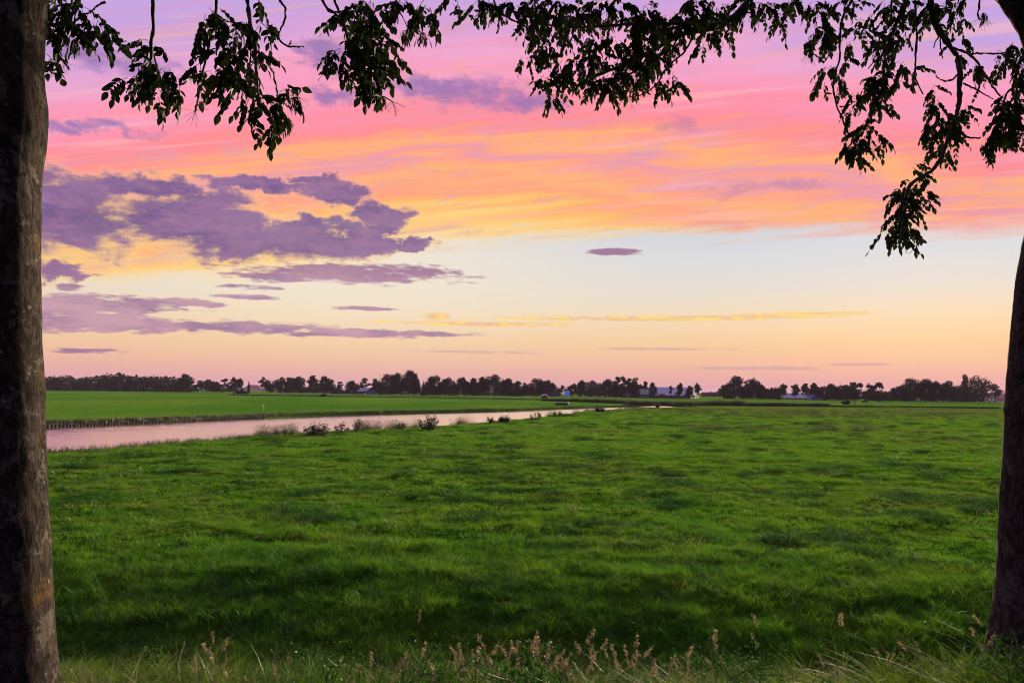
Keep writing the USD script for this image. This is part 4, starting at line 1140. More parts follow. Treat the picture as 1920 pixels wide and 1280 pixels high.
rp = [blades(34, 0.30, (0.20, 0.62), (0.018, 0.035), (0.1, 0.5), 3, 300 + k) for k in range(5)]
x, y, r = along(r_far, math.radians(-34), math.radians(13), 2600, (-0.15, 1.4), 62)
tufts('bank_grass', rp, x, y, field_z, np.random.default_rng(11).uniform(0.4, 0.95, len(x)), M['herb'], 63, sink=0.15, label='brownish rough grass fringing the far canal bank', cat='grass')
ep = [blades(9, 0.16, (0.22, 0.55), (0.012, 0.024), (0.05, 0.45), 3, 310 + k) for k in range(5)]
x, y, r = along(r_near, math.radians(-33), math.radians(-15.5), 620, (-0.45, 0.12), 64)
tufts('bank_grass', ep, x, y, ground_z, np.random.default_rng(12).uniform(0.5, 1.15, len(x)), M['herb'], 65, sink=0.04, label='thin upright grass blades fringing the near canal bank', cat='grass')
hp = []
for k in range(5):
    v1, f1 = blades(18, 0.28, (0.25, 0.85), (0.014, 0.026), (0.1, 0.6), 3, 320 + k)
    q = np.random.default_rng(330 + k)
    v2, f2 = leaf_quads(np.stack([q.normal(size=70) * 0.22, q.normal(size=70) * 0.22, q.uniform(0.15, 0.9, 70)], 1), 0.034, q)
    hp.append(join([(v1, f1), (v2, f2)]))
x, y, r = along(r_near, math.radians(-17.5), math.radians(9.5), 620, (-2.0, 0.25), 66)
keep = meshkit.fbm(np.stack([x * 0.22, y * 0.22, 0 * x], -1), 2, 91) > 0.54
x, y, r = x[keep], y[keep], r[keep]
tufts('bank_herbs', hp, x, y, ground_z, np.random.default_rng(13).uniform(0.3, 0.85, len(x)) * (1 + 0.003 * r), M['herb'], 67, sink=0.05, label='straggly reddish weeds fringing the near canal bank', cat='weeds')


def bank_shrub(label, px, base, top, width, bushy=True, seed=0, mat='herb'):
    g0 = ground_at(px, base); D = g0[1]
    H, Wd = depth_at(px, top, D)[2], width * D / FPX
    g0[2] = float(ground_z(g0[0], g0[1])) - 0.03
    q = np.random.default_rng(800 + seed)
    t = thing('bank_shrub', label, 'shrub', g0)
    n = 16 if bushy else 11
    tips, stems = [], []
    for k in range(n):
        dx, dy = q.uniform(-0.5, 0.5) * Wd, q.normal() * Wd * 0.18
        hh = H * q.uniform(0.55, 1.0) * (1 - 0.35 * abs(dx) / (Wd / 2))
        tip = g0 + [dx, dy, hh]
        b0 = g0 + [dx * 0.45, dy * 0.5, 0]
        line = smooth_line([b0, (b0 + tip) / 2 + [q.normal() * 0.05, 0, 0.06 * hh], tip], 5)
        stems.append(tube(line, np.linspace(0.012, 0.005, 5) * (1 + D / 120), 4))
        for p in line[1:]:
            tips.append(p + q.normal(size=(16 if bushy else 6, 3)) * Wd * (0.055 if bushy else 0.035))
        tips.append(tip + q.normal(size=(12, 3)) * np.array([0.05, 0.05, 0.09]) * (1 + D / 150))
    if bushy:
        for k in range(240):
            d = q.normal(size=3); d /= np.linalg.norm(d)
            tips.append((g0 + [0, 0, H * 0.30] + d * q.uniform(0.5, 1) * np.array([Wd * 0.36, Wd * 0.3, H * 0.34]))[None])
    part(t, 'stem', join(stems), M['twig'])
    v, f = leaf_quads(np.vstack(tips), 0.036 * (1 + D / 130), q)
    v[:, 2] = np.maximum(v[:, 2], g0[2])
    part(t, 'foliage', (v, f), M[mat])


for k, a in enumerate([
        ('widest dark bush on the near canal bank, left of centre', 596, 817, 790, 48, True), ('straggly reddish herb clump left of the widest bank bush', 530, 817, 799, 36, False),
        ('spiky tall-stemmed clump just right of the widest bank bush', 640, 812, 794, 28, False), ('tall airy weed clump midway between the two dark bank bushes', 672, 809, 783, 26, False),
        ('second dark bank bush with a peaked top, above the meadow centre', 803, 807, 778, 36, True), ('thin weeds left of the peaked bank bush', 752, 806, 789, 26, False),
        ('low rounded shrub on the bank right of the peaked bush', 946, 793, 779, 24, True), ('thin weeds between the peaked bush and the low rounded shrub', 920, 795, 781, 14, False),
        ('tall weed stems with dark heads over the narrowing canal', 1006, 788, 771, 26, False), ('dark-headed weeds right of the tall stems on the narrowing canal', 1046, 781, 769, 22, False),
        ('low shrub where the near bank bends towards the far reeds', 1124, 773, 763, 20, True), ('dark bush standing in the end of the canal', 1233, 764.5, 757, 7, True)]):
    bank_shrub(*a, seed=k)

# the dark reed belts along the far ditch
q = np.random.default_rng(70)
pk = [blades(60, 0.9, (0.6, 1.3), (0.06, 0.12), (0.05, 0.4), 2, 340 + k) for k in range(4)]


def belt(label, pts, n, h, seed, mat='reed', deep=3.0):
    qq = np.random.default_rng(seed)
    P = np.array([ground_at(a, b_) for a, b_ in pts])
    d = np.r_[0, np.cumsum(np.linalg.norm(np.diff(P, axis=0), axis=1))]
    s_ = qq.uniform(0, d[-1], n)
    x = np.interp(s_, d, P[:, 0]) + qq.normal(size=n) * 0.4
    y = np.interp(s_, d, P[:, 1]) + qq.uniform(0, deep, n)
    sc = qq.uniform(0.6, 1.15, n) * h * (0.75 + 0.5 * meshkit.fbm(np.stack([x * 0.08, 0 * x, 0 * x], -1), 2, seed))
    tufts('reed_belt', pk, x, y, lambda a, b_: 0 * a, np.stack([np.maximum(sc, 0.8), np.maximum(sc, 0.8), sc], 1), M[mat], seed + 1, sink=0.05, label=label, cat='reeds')


belt('dark reeds along the far ditch right of the hut', [(1018, 751.5), (1080, 753.0), (1140, 755.2), (1190, 757)], 420, 1.0, 71)
belt('tallest dark reed belt across the end of the canal', [(1186, 759.6), (1250, 761.0), (1300, 760.5), (1362, 760)], 700, 1.15, 73, deep=5)
belt('dark reed belt right of the canal end', [(1376, 760.0), (1394, 760)], 80, 1.15, 75, deep=4)
belt('long dark reed belt before the lone round trees', [(1400, 760.5), (1460, 761.0), (1530, 761.6), (1560, 762)], 520, 0.9, 77, deep=4)
belt('dark ditch grass across the far left meadow', [(430, 740.6), (500, 741.6), (600, 743.0)], 420, 0.7, 79, deep=4)
belt('dark ditch grass across the far middle meadow', [(600, 743.2), (720, 744.6), (880, 747.0), (1016, 750.0)], 900, 0.6, 81, deep=4)
belt('green rough grass strip left of the right trunk', [(1560, 762.0), (1700, 763.5), (1880, 766)], 900, 0.55, 83, 'turf', 3)


def far_bush(label, px, base, top, w):
    far_tree(label, px, base, top, w, 'bush', name='bush', cat='bush')


far_bush('rounded dark green bush in the middle of the far left meadow', 452, 739.4, 733.0, 22)
far_bush('small dark bush at the ditch below the wide gabled barn', 606, 743.6, 739.0, 10)
far_bush('dark clump at the far ditch beside the stout gate post', 1587, 759.0, 751.0, 12)
q = np.random.default_rng(95)
n = 1500
P = np.array([ground_at(a, b_) for a, b_ in zip(q.uniform(1280, 1880, n), q.uniform(768, 808, n))])
keep = meshkit.fbm(np.stack([P[:, 0] * 0.05, P[:, 1] * 0.05, 0 * P[:, 0]], -1), 2, 96) > 0.45
P = P[keep]
tufts('meadow_weeds', hp, P[:, 0], P[:, 1], ground_z, q.uniform(0.45, 1.0, len(P)), M['herb'], 97, sink=0.05, label='thin brownish weeds and seeding grass at the far right of the meadow', cat='weeds')

# ------------------------------------------------------------------ the two roadside trees that frame the view
LY, RY = 3.95, 5.45                          # how far along the road view they stand


def leaflet(L, Wd, fold, curl, q):
    """One pointed leaflet along +x, drooping with curl, 8 triangles."""
    xs = np.array([0.0, 0.22, 0.5, 0.78, 1.0])
    wd = np.array([0.06, 0.78, 1.0, 0.62, 0.02]) * Wd / 2
    z = -curl * xs ** 2 * L
    mid = np.stack([xs * L, 0 * xs, z], 1)
    l = np.stack([xs * L, wd, z + fold * wd], 1)
    r = np.stack([xs * L, -wd, z + fold * wd], 1)
    v = np.vstack([mid, l, r])
    f = []
    for k in range(4):
        f += [[k, k + 1, 5 + k + 1], [k, 5 + k + 1, 5 + k], [k, 10 + k + 1, k + 1], [k, 10 + k, 10 + k + 1]]
    return v, np.array(f)


def frame(d, q):
    d = d / np.linalg.norm(d)
    up = np.array([0, 0, 1.0]) + q.normal(size=3) * 0.5
    s_ = np.cross(up, d); s_ /= np.linalg.norm(s_) + 1e-9
    return np.stack([d, s_, np.cross(d, s_)], 1)


def compound_leaf(base, direction, size, q):
    """A pinnate leaf: thin stalk with pairs of leaflets and one at the tip, drooping."""
    n = q.integers(3, 6)
    d = direction / np.linalg.norm(direction)
    L = size * q.uniform(0.8, 1.2)
    us = np.linspace(0, 1, 6)
    line = base[None] + d[None] * (us * L)[:, None] + np.array([0, 0, -1.0])[None] * (0.38 * L * us ** 2)[:, None]
    ms = [tube(line, np.linspace(0.0022, 0.0012, 6), 3)]
    side = np.cross(d, [0, 0, 1.0]) + q.normal(size=3) * 0.35
    side /= np.linalg.norm(side) + 1e-9
    for k in range(n):
        u = 0.28 + 0.62 * k / (n - 0.5)
        p = np.array([np.interp(u, us, line[:, i]) for i in range(3)])
        tang = d + np.array([0, 0, -0.76 * u])
        for s_ in (-1, 1):
            dd = side * s_ * q.uniform(0.6, 1.0) + tang * q.uniform(0.35, 0.75) + np.array([0, 0, -q.uniform(0.15, 0.75)])
            v, f = leaflet(size * q.uniform(0.34, 0.52), size * q.uniform(0.22, 0.31), q.uniform(0.1, 0.45), q.uniform(0.0, 0.45), q)
            ms.append((v @ frame(dd, q).T + p, f))
    v, f = leaflet(size * 0.48, size * 0.27, 0.3, 0.2, q)
    ms.append((v @ frame(d + np.array([0, 0, -0.9]), q).T + line[-1], f))
    return join(ms)


def place(pts, D, wobble, q):
    """A branch traced through the view at about distance D along the road axis."""
    k = len(pts)
    off = np.cumsum(q.normal(size=k)) * wobble
    off -= np.linspace(off[0], off[-1], k) * 0.5
    return np.array([depth_at(a, b_, D + o) for (a, b_), o in zip(pts, off)])


def trunk_mesh(right_edge, left_edge, D, seed, sides=72, rows=170, rough=0.02):
    """Trunk from the pixel positions of its two silhouette edges, as rows (py, left px, right px)."""
    pys = np.linspace(right_edge[0][1], right_edge[-1][1], rows)
    r_ = np.interp(pys, [b_ for a, b_ in right_edge], [a for a, b_ in right_edge])
    l_ = np.interp(pys, [b_ for a, b_ in left_edge], [a for a, b_ in left_edge])
    from scipy.ndimage import gaussian_filter1d
    r_, l_ = gaussian_filter1d(r_, 1.5, mode='nearest'), gaussian_filter1d(l_, 1.5, mode='nearest')
    c, rad = [], []
    for a, b_, y_ in zip(l_, r_, pys):
        da, db = ray(a, y_), ray(b_, y_)
        aa, ab = math.atan2(da[0], da[1]), math.atan2(db[0], db[1])
        am = (aa + ab) / 2
        dist_ = D / math.cos(am)
        dm = ray((a + b_) / 2, y_)
        c.append([D * math.tan(am), D, EYE[2] + dm[2] / math.hypot(dm[0], dm[1]) * dist_])
        rad.append(dist_ * math.sin((ab - aa) / 2))
    c, rad = np.array(c), np.array(rad)
    ang = np.arange(sides) * 2 * np.pi / sides
    P = np.stack([np.cos(ang)[None] * np.ones((rows, 1)), np.sin(ang)[None] * np.ones((rows, 1)), c[:, 2][:, None] * np.ones((1, sides))], -1)
    n = meshkit.fbm(P * np.array([1.6, 1.6, 1.1]), 3, seed) - 0.5
    n2 = meshkit.fbm(P * np.array([9, 9, 2.2]), 3, seed + 3) - 0.5
    n3 = meshkit.fbm(P * np.array([14, 14, 14]), 2, seed + 5) - 0.5
    rr_ = rad[:, None] * (1 + 0.10 * n * (0.5 - 0.5 * np.cos(2 * ang))[None] + rough * 2.6 * n2 + rough * 1.6 * n3)
    v = np.stack([c[:, 0][:, None] + rr_ * np.cos(ang)[None], c[:, 1][:, None] + rr_ * np.sin(ang)[None], c[:, 2][:, None] * np.ones((1, sides))], -1)
    f = []
    i, j = np.meshgrid(np.arange(rows - 1), np.arange(sides), indexing='ij')
    a, b_, e, d = i * sides + j, i * sides + (j + 1) % sides, (i + 1) * sides + (j + 1) % sides, (i + 1) * sides + j
    f = np.vstack([np.stack([a, b_, e], -1).reshape(-1, 3), np.stack([a, e, d], -1).reshape(-1, 3)])
    return (v.reshape(-1, 3), f), c, rad


def foliage(tree, ellipses, D, spread, size, density, seed, cap=300):
    q = np.random.default_rng(seed)
    leaves = []
    for ex_, ey_, rx, ry in ellipses:
        n = max(2, int(round(math.pi * rx * ry / density)))
        for k in range(n):
            a, r_ = q.uniform(0, 2 * math.pi), math.sqrt(q.uniform(0, 1))
            ox, oy = math.cos(a) * r_ * rx * 0.85, math.sin(a) * r_ * ry * 0.85
            dist_ = D + q.normal() * spread
            sz = size * q.uniform(0.8, 1.2)
            base = depth_at(ex_ + ox * 0.55, ey_ + oy * 0.75 - 0.37 * sz * FPX / D, dist_)
            dirv = R * (0.55 * ox / rx + q.normal() * 0.40) + np.array([0, 0.0, 1]) * (-0.45 - 0.3 * oy / ry + 0.25 * q.normal()) + np.array([0, 1.0, 0]) * q.normal() * 0.5
            leaves.append((compound_leaf(base, dirv, sz, q)))
    order = q.permutation(len(leaves))
    for k in order[:cap]:
        part(tree, 'leaf', leaves[k], M['ash'])
    if len(order) > cap:
        part(tree, 'foliage', join([leaves[k] for k in order[cap:]]), M['ash'], kind='stuff')
    return len(leaves)


def keys(tree, px, py, w, h, D, q):
    """A hanging bunch of dry winged seeds."""
    ms = []
    top = depth_at(px, py - h / 2, D)
    for k in range(26):
        u = q.uniform(0, 1)
        p = depth_at(px + q.normal() * w * 0.28, py - h / 2 + u * h * 0.65, D + q.normal() * 0.03)
        v, f = leaflet(0.05 * q.uniform(0.8, 1.2), 0.011, 0.2, 0.1, q)
        ms.append((v @ frame(np.array([q.normal() * 0.3, q.normal() * 0.3, -1.0]), q).T + p, f))
        ms.append(tube(np.array([top, (top + p) / 2 + q.normal(size=3) * 0.01, p]), 0.0012, 3))
    part(tree, 'seed_bunch', join(ms), M['ash_dry'])


def hairs(tree, px, py, D, q, n=9, L=26):
    """Bare hair-thin stalks at a twig's tip."""
    ms = []
    for k in range(n):
        a = q.normal() * 0.7
        p0 = depth_at(px, py, D)
        p1 = depth_at(px + math.sin(a) * L * 0.6 * q.uniform(0.6, 1.1), py + math.cos(a) * L * 0.5, D + q.normal() * 0.03)
        p2 = depth_at(px + math.sin(a) * L * q.uniform(0.8, 1.1), py + math.cos(a) * L * q.uniform(0.7, 1.2), D + q.normal() * 0.05)
        ms.append(tube(np.array([p0, p1, p2]), 0.0011, 3))
    part(tree, 'stalk_tuft', join(ms), M['ash_dry'])


def twigs(tree, lines, D, wobble, seed):
    q = np.random.default_rng(seed)
    for w0, w1, pts in lines:
        P = smooth_line(place(pts, D, wobble, q), max(8, 5 * len(pts)))
        k = len(P)
        P = P + q.normal(size=P.shape) * 0.0022
        part(tree, 'branch' if w0 > 9 else 'twig', tube(P, np.linspace(w0, w1, k) / 2 * D / FPX * (1 + 0.16 * q.normal(size=k)), 7), M['twig'])


# left tree
(lt_mesh, lc, lrad) = trunk_mesh([(100, -700), (94, -300), (92, 0), (84, 90), (83, 150), (91, 180), (92, 250), (85, 285), (79, 340), (77, 480), (78, 560), (79, 640), (85, 720), (88, 860), (92, 980), (97, 1060), (103, 1150), (109, 1240), (122, 1360), (150, 1460)],
                                 [(-60, -700), (-72, -300), (-84, 0), (-84, 150), (-90, 250), (-92, 340), (-94, 560), (-96, 720), (-100, 860), (-106, 1060), (-116, 1240), (-135, 1360), (-165, 1460)], LY, 17)
TL = thing('ash_tree', 'thick lichen-spotted trunk filling the left edge, with leafy twigs hanging from it', 'tree', (lc[-1][0], LY, 1.3))
part(TL, 'trunk', lt_mesh, M['bark_left'], True)
twigs(TL, [
    (16, 7, [(70, -330), (140, -280), (240, -230), (340, -190), (480, -150), (640, -120)]), (13, 5, [(90, -200), (200, -150), (290, -100), (390, -90), (470, -80), (600, -60)]),
    (9, 5, [(290, -100), (284, -40), (287, 10), (288, 45), (284, 75), (282, 120), (270, 160)]), (4, 2, [(284, 90), (296, 140), (308, 170), (330, 180)]), (3, 2, [(283, 110), (262, 135), (238, 158)]),
    (7, 4, [(402, -90), (406, -30), (405, 20), (397, 65), (386, 110), (375, 150), (370, 195), (366, 210)]), (3, 2, [(370, 190), (380, 192), (388, 178), (392, 176)]), (3, 2, [(410, 30), (425, 40), (446, 45)]),
    (11, 5, [(470, -80), (462, -20), (466, 20), (472, 60), (478, 90), (480, 130), (484, 175)]), (4, 2, [(470, 70), (470, 100), (468, 135)]), (5, 3, [(480, 95), (497, 108), (512, 135), (518, 165), (522, 190), (532, 220), (538, 240)]),
    (4, 3, [(520, 182), (540, 186), (558, 182)]), (3, 2, [(530, 190), (540, 200), (552, 194)]), (5, 3, [(514, -30), (524, 0), (536, 20), (531, 45), (521, 68), (530, 82), (543, 87), (570, 87)]), (3, 2, [(541, 87), (546, 78)]),
    (5, 4, [(600, -60), (606, 5), (622, 22), (640, 40), (648, 62)]), (6, 3, [(615, -40), (634, 20), (646, 48), (655, 82), (668, 120), (680, 150), (695, 178), (720, 183), (735, 190)]), (4, 3, [(610, 10), (625, 24), (650, 20)]),
    (5, 3, [(142, -150), (140, -30), (142, 20), (136, 70)]), (4, 3, [(198, 4), (180, 14), (165, 26), (145, 36)]), (5, 3, [(100, 80), (112, 105), (124, 122), (128, 128)]), (4, 2, [(126, 118), (125, 100), (135, 60)]),
    (3, 2, [(745, -20), (744, 10), (746, 45)]), (3, 2, [(740, -10), (752, 28), (765, 50), (780, 56), (795, 64)])], LY + 1.3, 0.10, 5)
E_LEFT = [(110, 20, 30, 28), (150, 35, 34, 30), (180, 60, 28, 22), (200, 78, 18, 14), (140, 70, 30, 26), (95, 60, 14, 40), (90, 115, 8, 22), (125, 10, 30, 20),
          (284, 100, 20, 26), (278, 135, 30, 26), (262, 155, 32, 22), (310, 150, 30, 24), (330, 165, 20, 22), (290, 185, 24, 24), (240, 170, 14, 18), (330, 195, 8, 14),
          (396, 40, 26, 24), (378, 60, 10, 10), (405, 30, 18, 18), (430, 65, 24, 24), (455, 60, 26, 22), (495, 65, 24, 22), (425, 115, 30, 30), (440, 140, 34, 28), (410, 140, 22, 20), (380, 138, 14, 12), (460, 110, 22, 20), (400, 155, 16, 18),
          (450, 175, 26, 22), (475, 190, 30, 24), (500, 215, 24, 26), (512, 240, 16, 18), (462, 222, 12, 16), (522, 195, 14, 14), (485, 110, 12, 18), (553, 200, 8, 18), (542, 235, 7, 16),
          (655, 40, 30, 26), (690, 62, 30, 28), (670, 85, 34, 26), (650, 110, 30, 24), (700, 105, 34, 30), (720, 90, 20, 22), (640, 140, 18, 20), (690, 145, 36, 24), (710, 165, 22, 22), (680, 120, 40, 26), (725, 120, 20, 16), (665, 25, 30, 20),
          (700, 15, 40, 18), (745, 8, 30, 14), (800, 18, 22, 26), (800, 40, 16, 18), (760, 18, 20, 16), (480, 4, 16, 8)]
n_left = foliage(TL, E_LEFT, LY + 1.3, 0.16, 0.138, 330, 11)
q = np.random.default_rng(31)
for a in ((762, 74, 18, 34), (792, 76, 18, 28), (553, 200, 16, 36), (540, 238, 14, 32), (140, 95, 20, 30), (490, 115, 16, 36)):
    keys(TL, *a, LY + 1.3, q)
for a in ((366, 208), (735, 190), (722, 184), (560, 182), (122, 112)):
    hairs(TL, *a, LY + 1.3, q)

# right tree
(rt_mesh, rc, rrad) = trunk_mesh([(2330, -300), (2230, 0), (2140, 250), (2100, 430), (2084, 520), (2074, 640), (2068, 860), (2072, 1040), (2080, 1150), (2096, 1230), (2130, 1300)],
                                 [(2130, -300), (2036, 0), (1952, 250), (1920, 430), (1903, 520), (1892, 640), (1881, 760), (1878, 860), (1873, 960), (1866, 1090), (1857, 1180), (1840, 1250), (1815, 1300)], RY, 27)
TR = thing('ash_tree', 'dark leaning trunk at the right edge with an arching limb and broad leafy branches', 'tree', (rc[-1][0], RY, 1.2))
part(TR, 'trunk', rt_mesh, M['bark_right'], True)
limb = smooth_line(place([(2040, 330), (2012, 170), (1972, 52), (1920, -30), (1862, -95), (1760, -190), (1600, -240), (1450, -250)], RY, 0.05, np.random.default_rng(3)), 50)
part(TR, 'limb', tube(limb, np.interp(np.arange(50), [0, 25, 49], [118, 100, 26]) / 2 * RY / FPX, 20, 0.06, 4), M['bark_right'], True)
twigs(TR, [
    (22, 7, [(1500, -240), (1440, -90), (1415, -20), (1385, 25), (1350, 48), (1310, 56), (1270, 68), (1232, 90), (1195, 112), (1150, 130), (1100, 150)]), (8, 3, [(1330, 52), (1260, 44), (1180, 46), (1110, 50), (1050, 52), (1010, 40)]),
    (5, 2, [(1220, 96), (1180, 140), (1120, 155), (1060, 156)]), (4, 2, [(1300, 58), (1285, 95), (1250, 128), (1230, 160), (1195, 180), (1180, 181)]), (4, 2, [(1270, 70), (1255, 110), (1245, 140)]),
    (10, 4, [(1440, -90), (1200, -60), (1000, -45), (860, -30), (760, -25)]), (5, 3, [(920, -30), (930, 12), (955, 35), (985, 50), (1000, 80)]), (4, 2, [(1000, 100), (1015, 115), (1030, 130)]),
    (6, 3, [(1620, -180), (1597, 0), (1582, 25), (1577, 45), (1574, 75), (1574, 110), (1562, 165), (1566, 190), (1577, 217), (1592, 255)]), (4, 2, [(1574, 75), (1560, 95), (1545, 118)]), (4, 2, [(1545, 118), (1530, 105), (1519, 98)]), (3, 2, [(1574, 200), (1590, 198), (1600, 190)]),
    (4, 2, [(1650, -120), (1672, 40), (1650, 70), (1640, 110), (1628, 130)]), (5, 3, [(1700, -160), (1718, 45), (1717, 90), (1716, 125), (1720, 155), (1731, 176)]), (3, 2, [(1719, 158), (1710, 162), (1696, 161)]), (3, 2, [(1716, 128), (1728, 132), (1734, 133)]),
    (14, 5, [(1760, -190), (1742, -60), (1746, 30), (1762, 58), (1780, 85), (1796, 112), (1800, 140), (1799, 178), (1793, 215), (1778, 258), (1762, 300), (1745, 322), (1725, 332), (1705, 350), (1697, 380), (1694, 415), (1690, 450)]),
    (5, 3, [(1787, 90), (1808, 97), (1826, 110), (1850, 145), (1874, 180)]), (4, 2, [(1822, 102), (1848, 100), (1870, 101), (1892, 110)]), (4, 2, [(1806, 157), (1830, 168), (1862, 185)]), (4, 2, [(1797, 138), (1785, 150), (1770, 152), (1755, 142)]),
    (5, 3, [(1797, 235), (1804, 252), (1815, 258), (1838, 258)]), (3, 2, [(1764, 62), (1755, 78), (1750, 90)]), (3, 2, [(1764, 66), (1764, 90), (1768, 110)]), (4, 3, [(1842, -60), (1836, 0), (1834, 28), (1842, 36)]),
    (6, 3, [(1980, 40), (1930, 110), (1910, 150), (1885, 180), (1880, 230)]), (4, 2, [(1910, 150), (1905, 180), (1900, 210)])], RY + 0.9, 0.10, 6)
E_RIGHT = [(850, 8, 26, 14), (900, 10, 40, 22), (876, 34, 16, 14), (935, 30, 20, 14), (1000, 40, 42, 36), (960, 18, 40, 18), (1050, 25, 50, 26), (1090, 40, 60, 30), (1140, 20, 60, 24), (1200, 40, 70, 34), (1020, 85, 24, 26), (1010, 110, 24, 18), (985, 115, 24, 9), (1030, 100, 14, 20),
           (1060, 130, 40, 24), (1025, 150, 24, 18), (1032, 180, 16, 24), (1060, 165, 22, 22), (1110, 120, 44, 28), (1130, 150, 50, 26), (1100, 165, 20, 16), (1140, 172, 22, 18), (1170, 130, 44, 28), (1180, 155, 30, 20), (1200, 100, 44, 30), (1215, 120, 30, 28), (1220, 60, 50, 30), (1270, 45, 60, 34), (1230, 130, 16, 18),
           (1236, 165, 14, 22), (1262, 150, 16, 14), (1272, 168, 10, 18), (1255, 95, 24, 22), (1330, 70, 30, 16), (1320, 95, 14, 18), (1365, 65, 14, 14), (1340, 25, 50, 26), (1300, 15, 50, 20), (1400, 18, 40, 26), (1440, 22, 28, 20), (1462, 36, 11, 22), (1490, 12, 36, 16), (1535, 18, 36, 18), (1554, 24, 14, 14), (1110, 75, 34, 20), (1150, 90, 30, 20), (1066, 70, 26, 18), (1580, 12, 26, 12), (1000, 12, 40, 14),
           (1530, 62, 26, 18), (1552, 75, 20, 22), (1515, 88, 10, 20), (1545, 55, 22, 14), (1556, 140, 24, 16), (1540, 165, 16, 22), (1574, 165, 16, 20), (1590, 125, 12, 10), (1600, 15, 14, 14), (1590, 92, 12, 14), (1612, 62, 22, 14), (1635, 88, 28, 18), (1612, 45, 14, 10), (1632, 40, 14, 8),
           (1664, 70, 26, 16), (1690, 72, 18, 22), (1660, 110, 26, 14), (1690, 128, 30, 16), (1715, 142, 14, 12), (1660, 150, 34, 18), (1640, 155, 24, 20), (1685, 165, 14, 14), (1640, 185, 26, 24), (1605, 190, 18, 18), (1598, 212, 14, 16), (1650, 205, 12, 14), (1620, 235, 22, 16), (1628, 258, 20, 18), (1600, 272, 22, 20), (1585, 285, 12, 12), (1648, 270, 12, 14), (1603, 295, 8, 10),
           (1665, 14, 26, 20), (1680, 38, 20, 12), (1700, 20, 24, 22), (1730, 24, 26, 22), (1760, 14, 26, 16), (1780, 30, 22, 16), (1796, 40, 10, 10), (1805, 2, 30, 10), (1690, 45, 10, 8), (1750, 52, 8, 14),
           (1804, 76, 18, 10), (1792, 106, 14, 11), (1836, 135, 18, 18), (1840, 155, 10, 12), (1750, 176, 16, 14), (1752, 200, 18, 20), (1765, 220, 18, 14), (1745, 240, 22, 14), (1770, 250, 26, 20), (1800, 220, 20, 12), (1812, 212, 12, 10), (1740, 262, 16, 18), (1758, 285, 14, 18), (1795, 265, 10, 14), (1768, 295, 8, 10),
           (1712, 320, 12, 12), (1735, 332, 14, 10), (1706, 352, 18, 14), (1690, 368, 18, 16), (1715, 372, 20, 12), (1735, 368, 10, 8), (1680, 395, 14, 16), (1700, 395, 20, 16), (1722, 395, 8, 10), (1668, 430, 16, 14), (1660, 442, 10, 10), (1697, 430, 22, 16), (1712, 435, 10, 10), (1696, 455, 12, 12), (1692, 385, 26, 24), (1686, 412, 18, 14), (1702, 440, 18, 16), (1668, 432, 14, 12), (1742, 345, 12, 10), (1612, 282, 24, 16), (1775, 240, 30, 24), (1650, 160, 36, 20), (1885, 235, 36, 30),
           (1870, 104, 16, 9), (1900, 95, 20, 16), (1890, 130, 16, 18), (1910, 130, 16, 22), (1915, 100, 16, 16), (1905, 165, 24, 16), (1885, 190, 26, 18), (1870, 210, 20, 20), (1895, 220, 30, 24), (1880, 250, 28, 20), (1850, 268, 16, 12), (1865, 262, 14, 12), (1905, 250, 24, 24), (1862, 285, 9, 10), (1880, 278, 12, 14), (1910, 200, 20, 24), (1843, 278, 7, 8)]
n_right = foliage(TR, E_RIGHT, RY + 0.9, 0.16, 0.112, 205, 12)
q = np.random.default_rng(32)
keys(TR, 1843, 38, 14, 26, RY + 0.9, q)
for a in ((1180, 181), (1842, 30), (1520, 98)):
    hairs(TR, *a, RY + 0.9, q)


def hidden_crown(tree, c, rx, ry, rz, n, seed):
    """The rest of the crown above the picture, which shades the verge."""
    q = np.random.default_rng(seed)
    ms = []
    d = q.normal(size=(n, 3)); d /= np.linalg.norm(d, axis=1, keepdims=True)
    p = np.array(c) + d * (q.uniform(0.2, 1, n) ** 0.4)[:, None] * np.array([rx, ry, rz])
    v, f = leaf_quads(p, 0.16, q)
    keep = np.all(((v.reshape(-1, 4, 3)[:, :, 2] - 3.0) / np.maximum(v.reshape(-1, 4, 3)[:, :, 1], 0.05) > 0.56) | (v.reshape(-1, 4, 3)[:, :, 1] < 0.3), axis=1)
    v = v.reshape(-1, 4, 3)[keep].reshape(-1, 3)
    k = np.arange(len(v) // 4)[:, None] * 4
    part(tree, 'upper_crown', (v, np.vstack([k + np.array([0, 1, 2]), k + np.array([0, 2, 3])])), M['ash'], kind='stuff')


hidden_crown(TL, (lc[0][0] + 0.3, LY, 9.2), 3.6, 3.2, 3.6, 5200, 61)
hidden_crown(TR, (rc[0][0] - 0.8, RY, 9.6), 3.8, 3.2, 3.8, 5200, 62)
for tree, c, r0 in ((TL, lc[0], lrad[0]), (TR, rc[0], rrad[0])):
    q = np.random.default_rng(64)
    for k in range(6):
        a = k * 1.05 + 0.4
        e = np.array([c[0] + math.cos(a) * 2.4, c[1] + math.sin(a) * 2.2, c[2] + 3.2 + q.uniform(0, 1.6)])
        part(tree, 'upper_limb', tube(smooth_line([c - [0, 0, 0.1], (c + e) / 2 + [0, 0, 0.7], e], 8), np.linspace(r0 * 0.62, 0.03, 8), 9), M['bark_right'])

# ------------------------------------------------------------------ seed heads on the verge


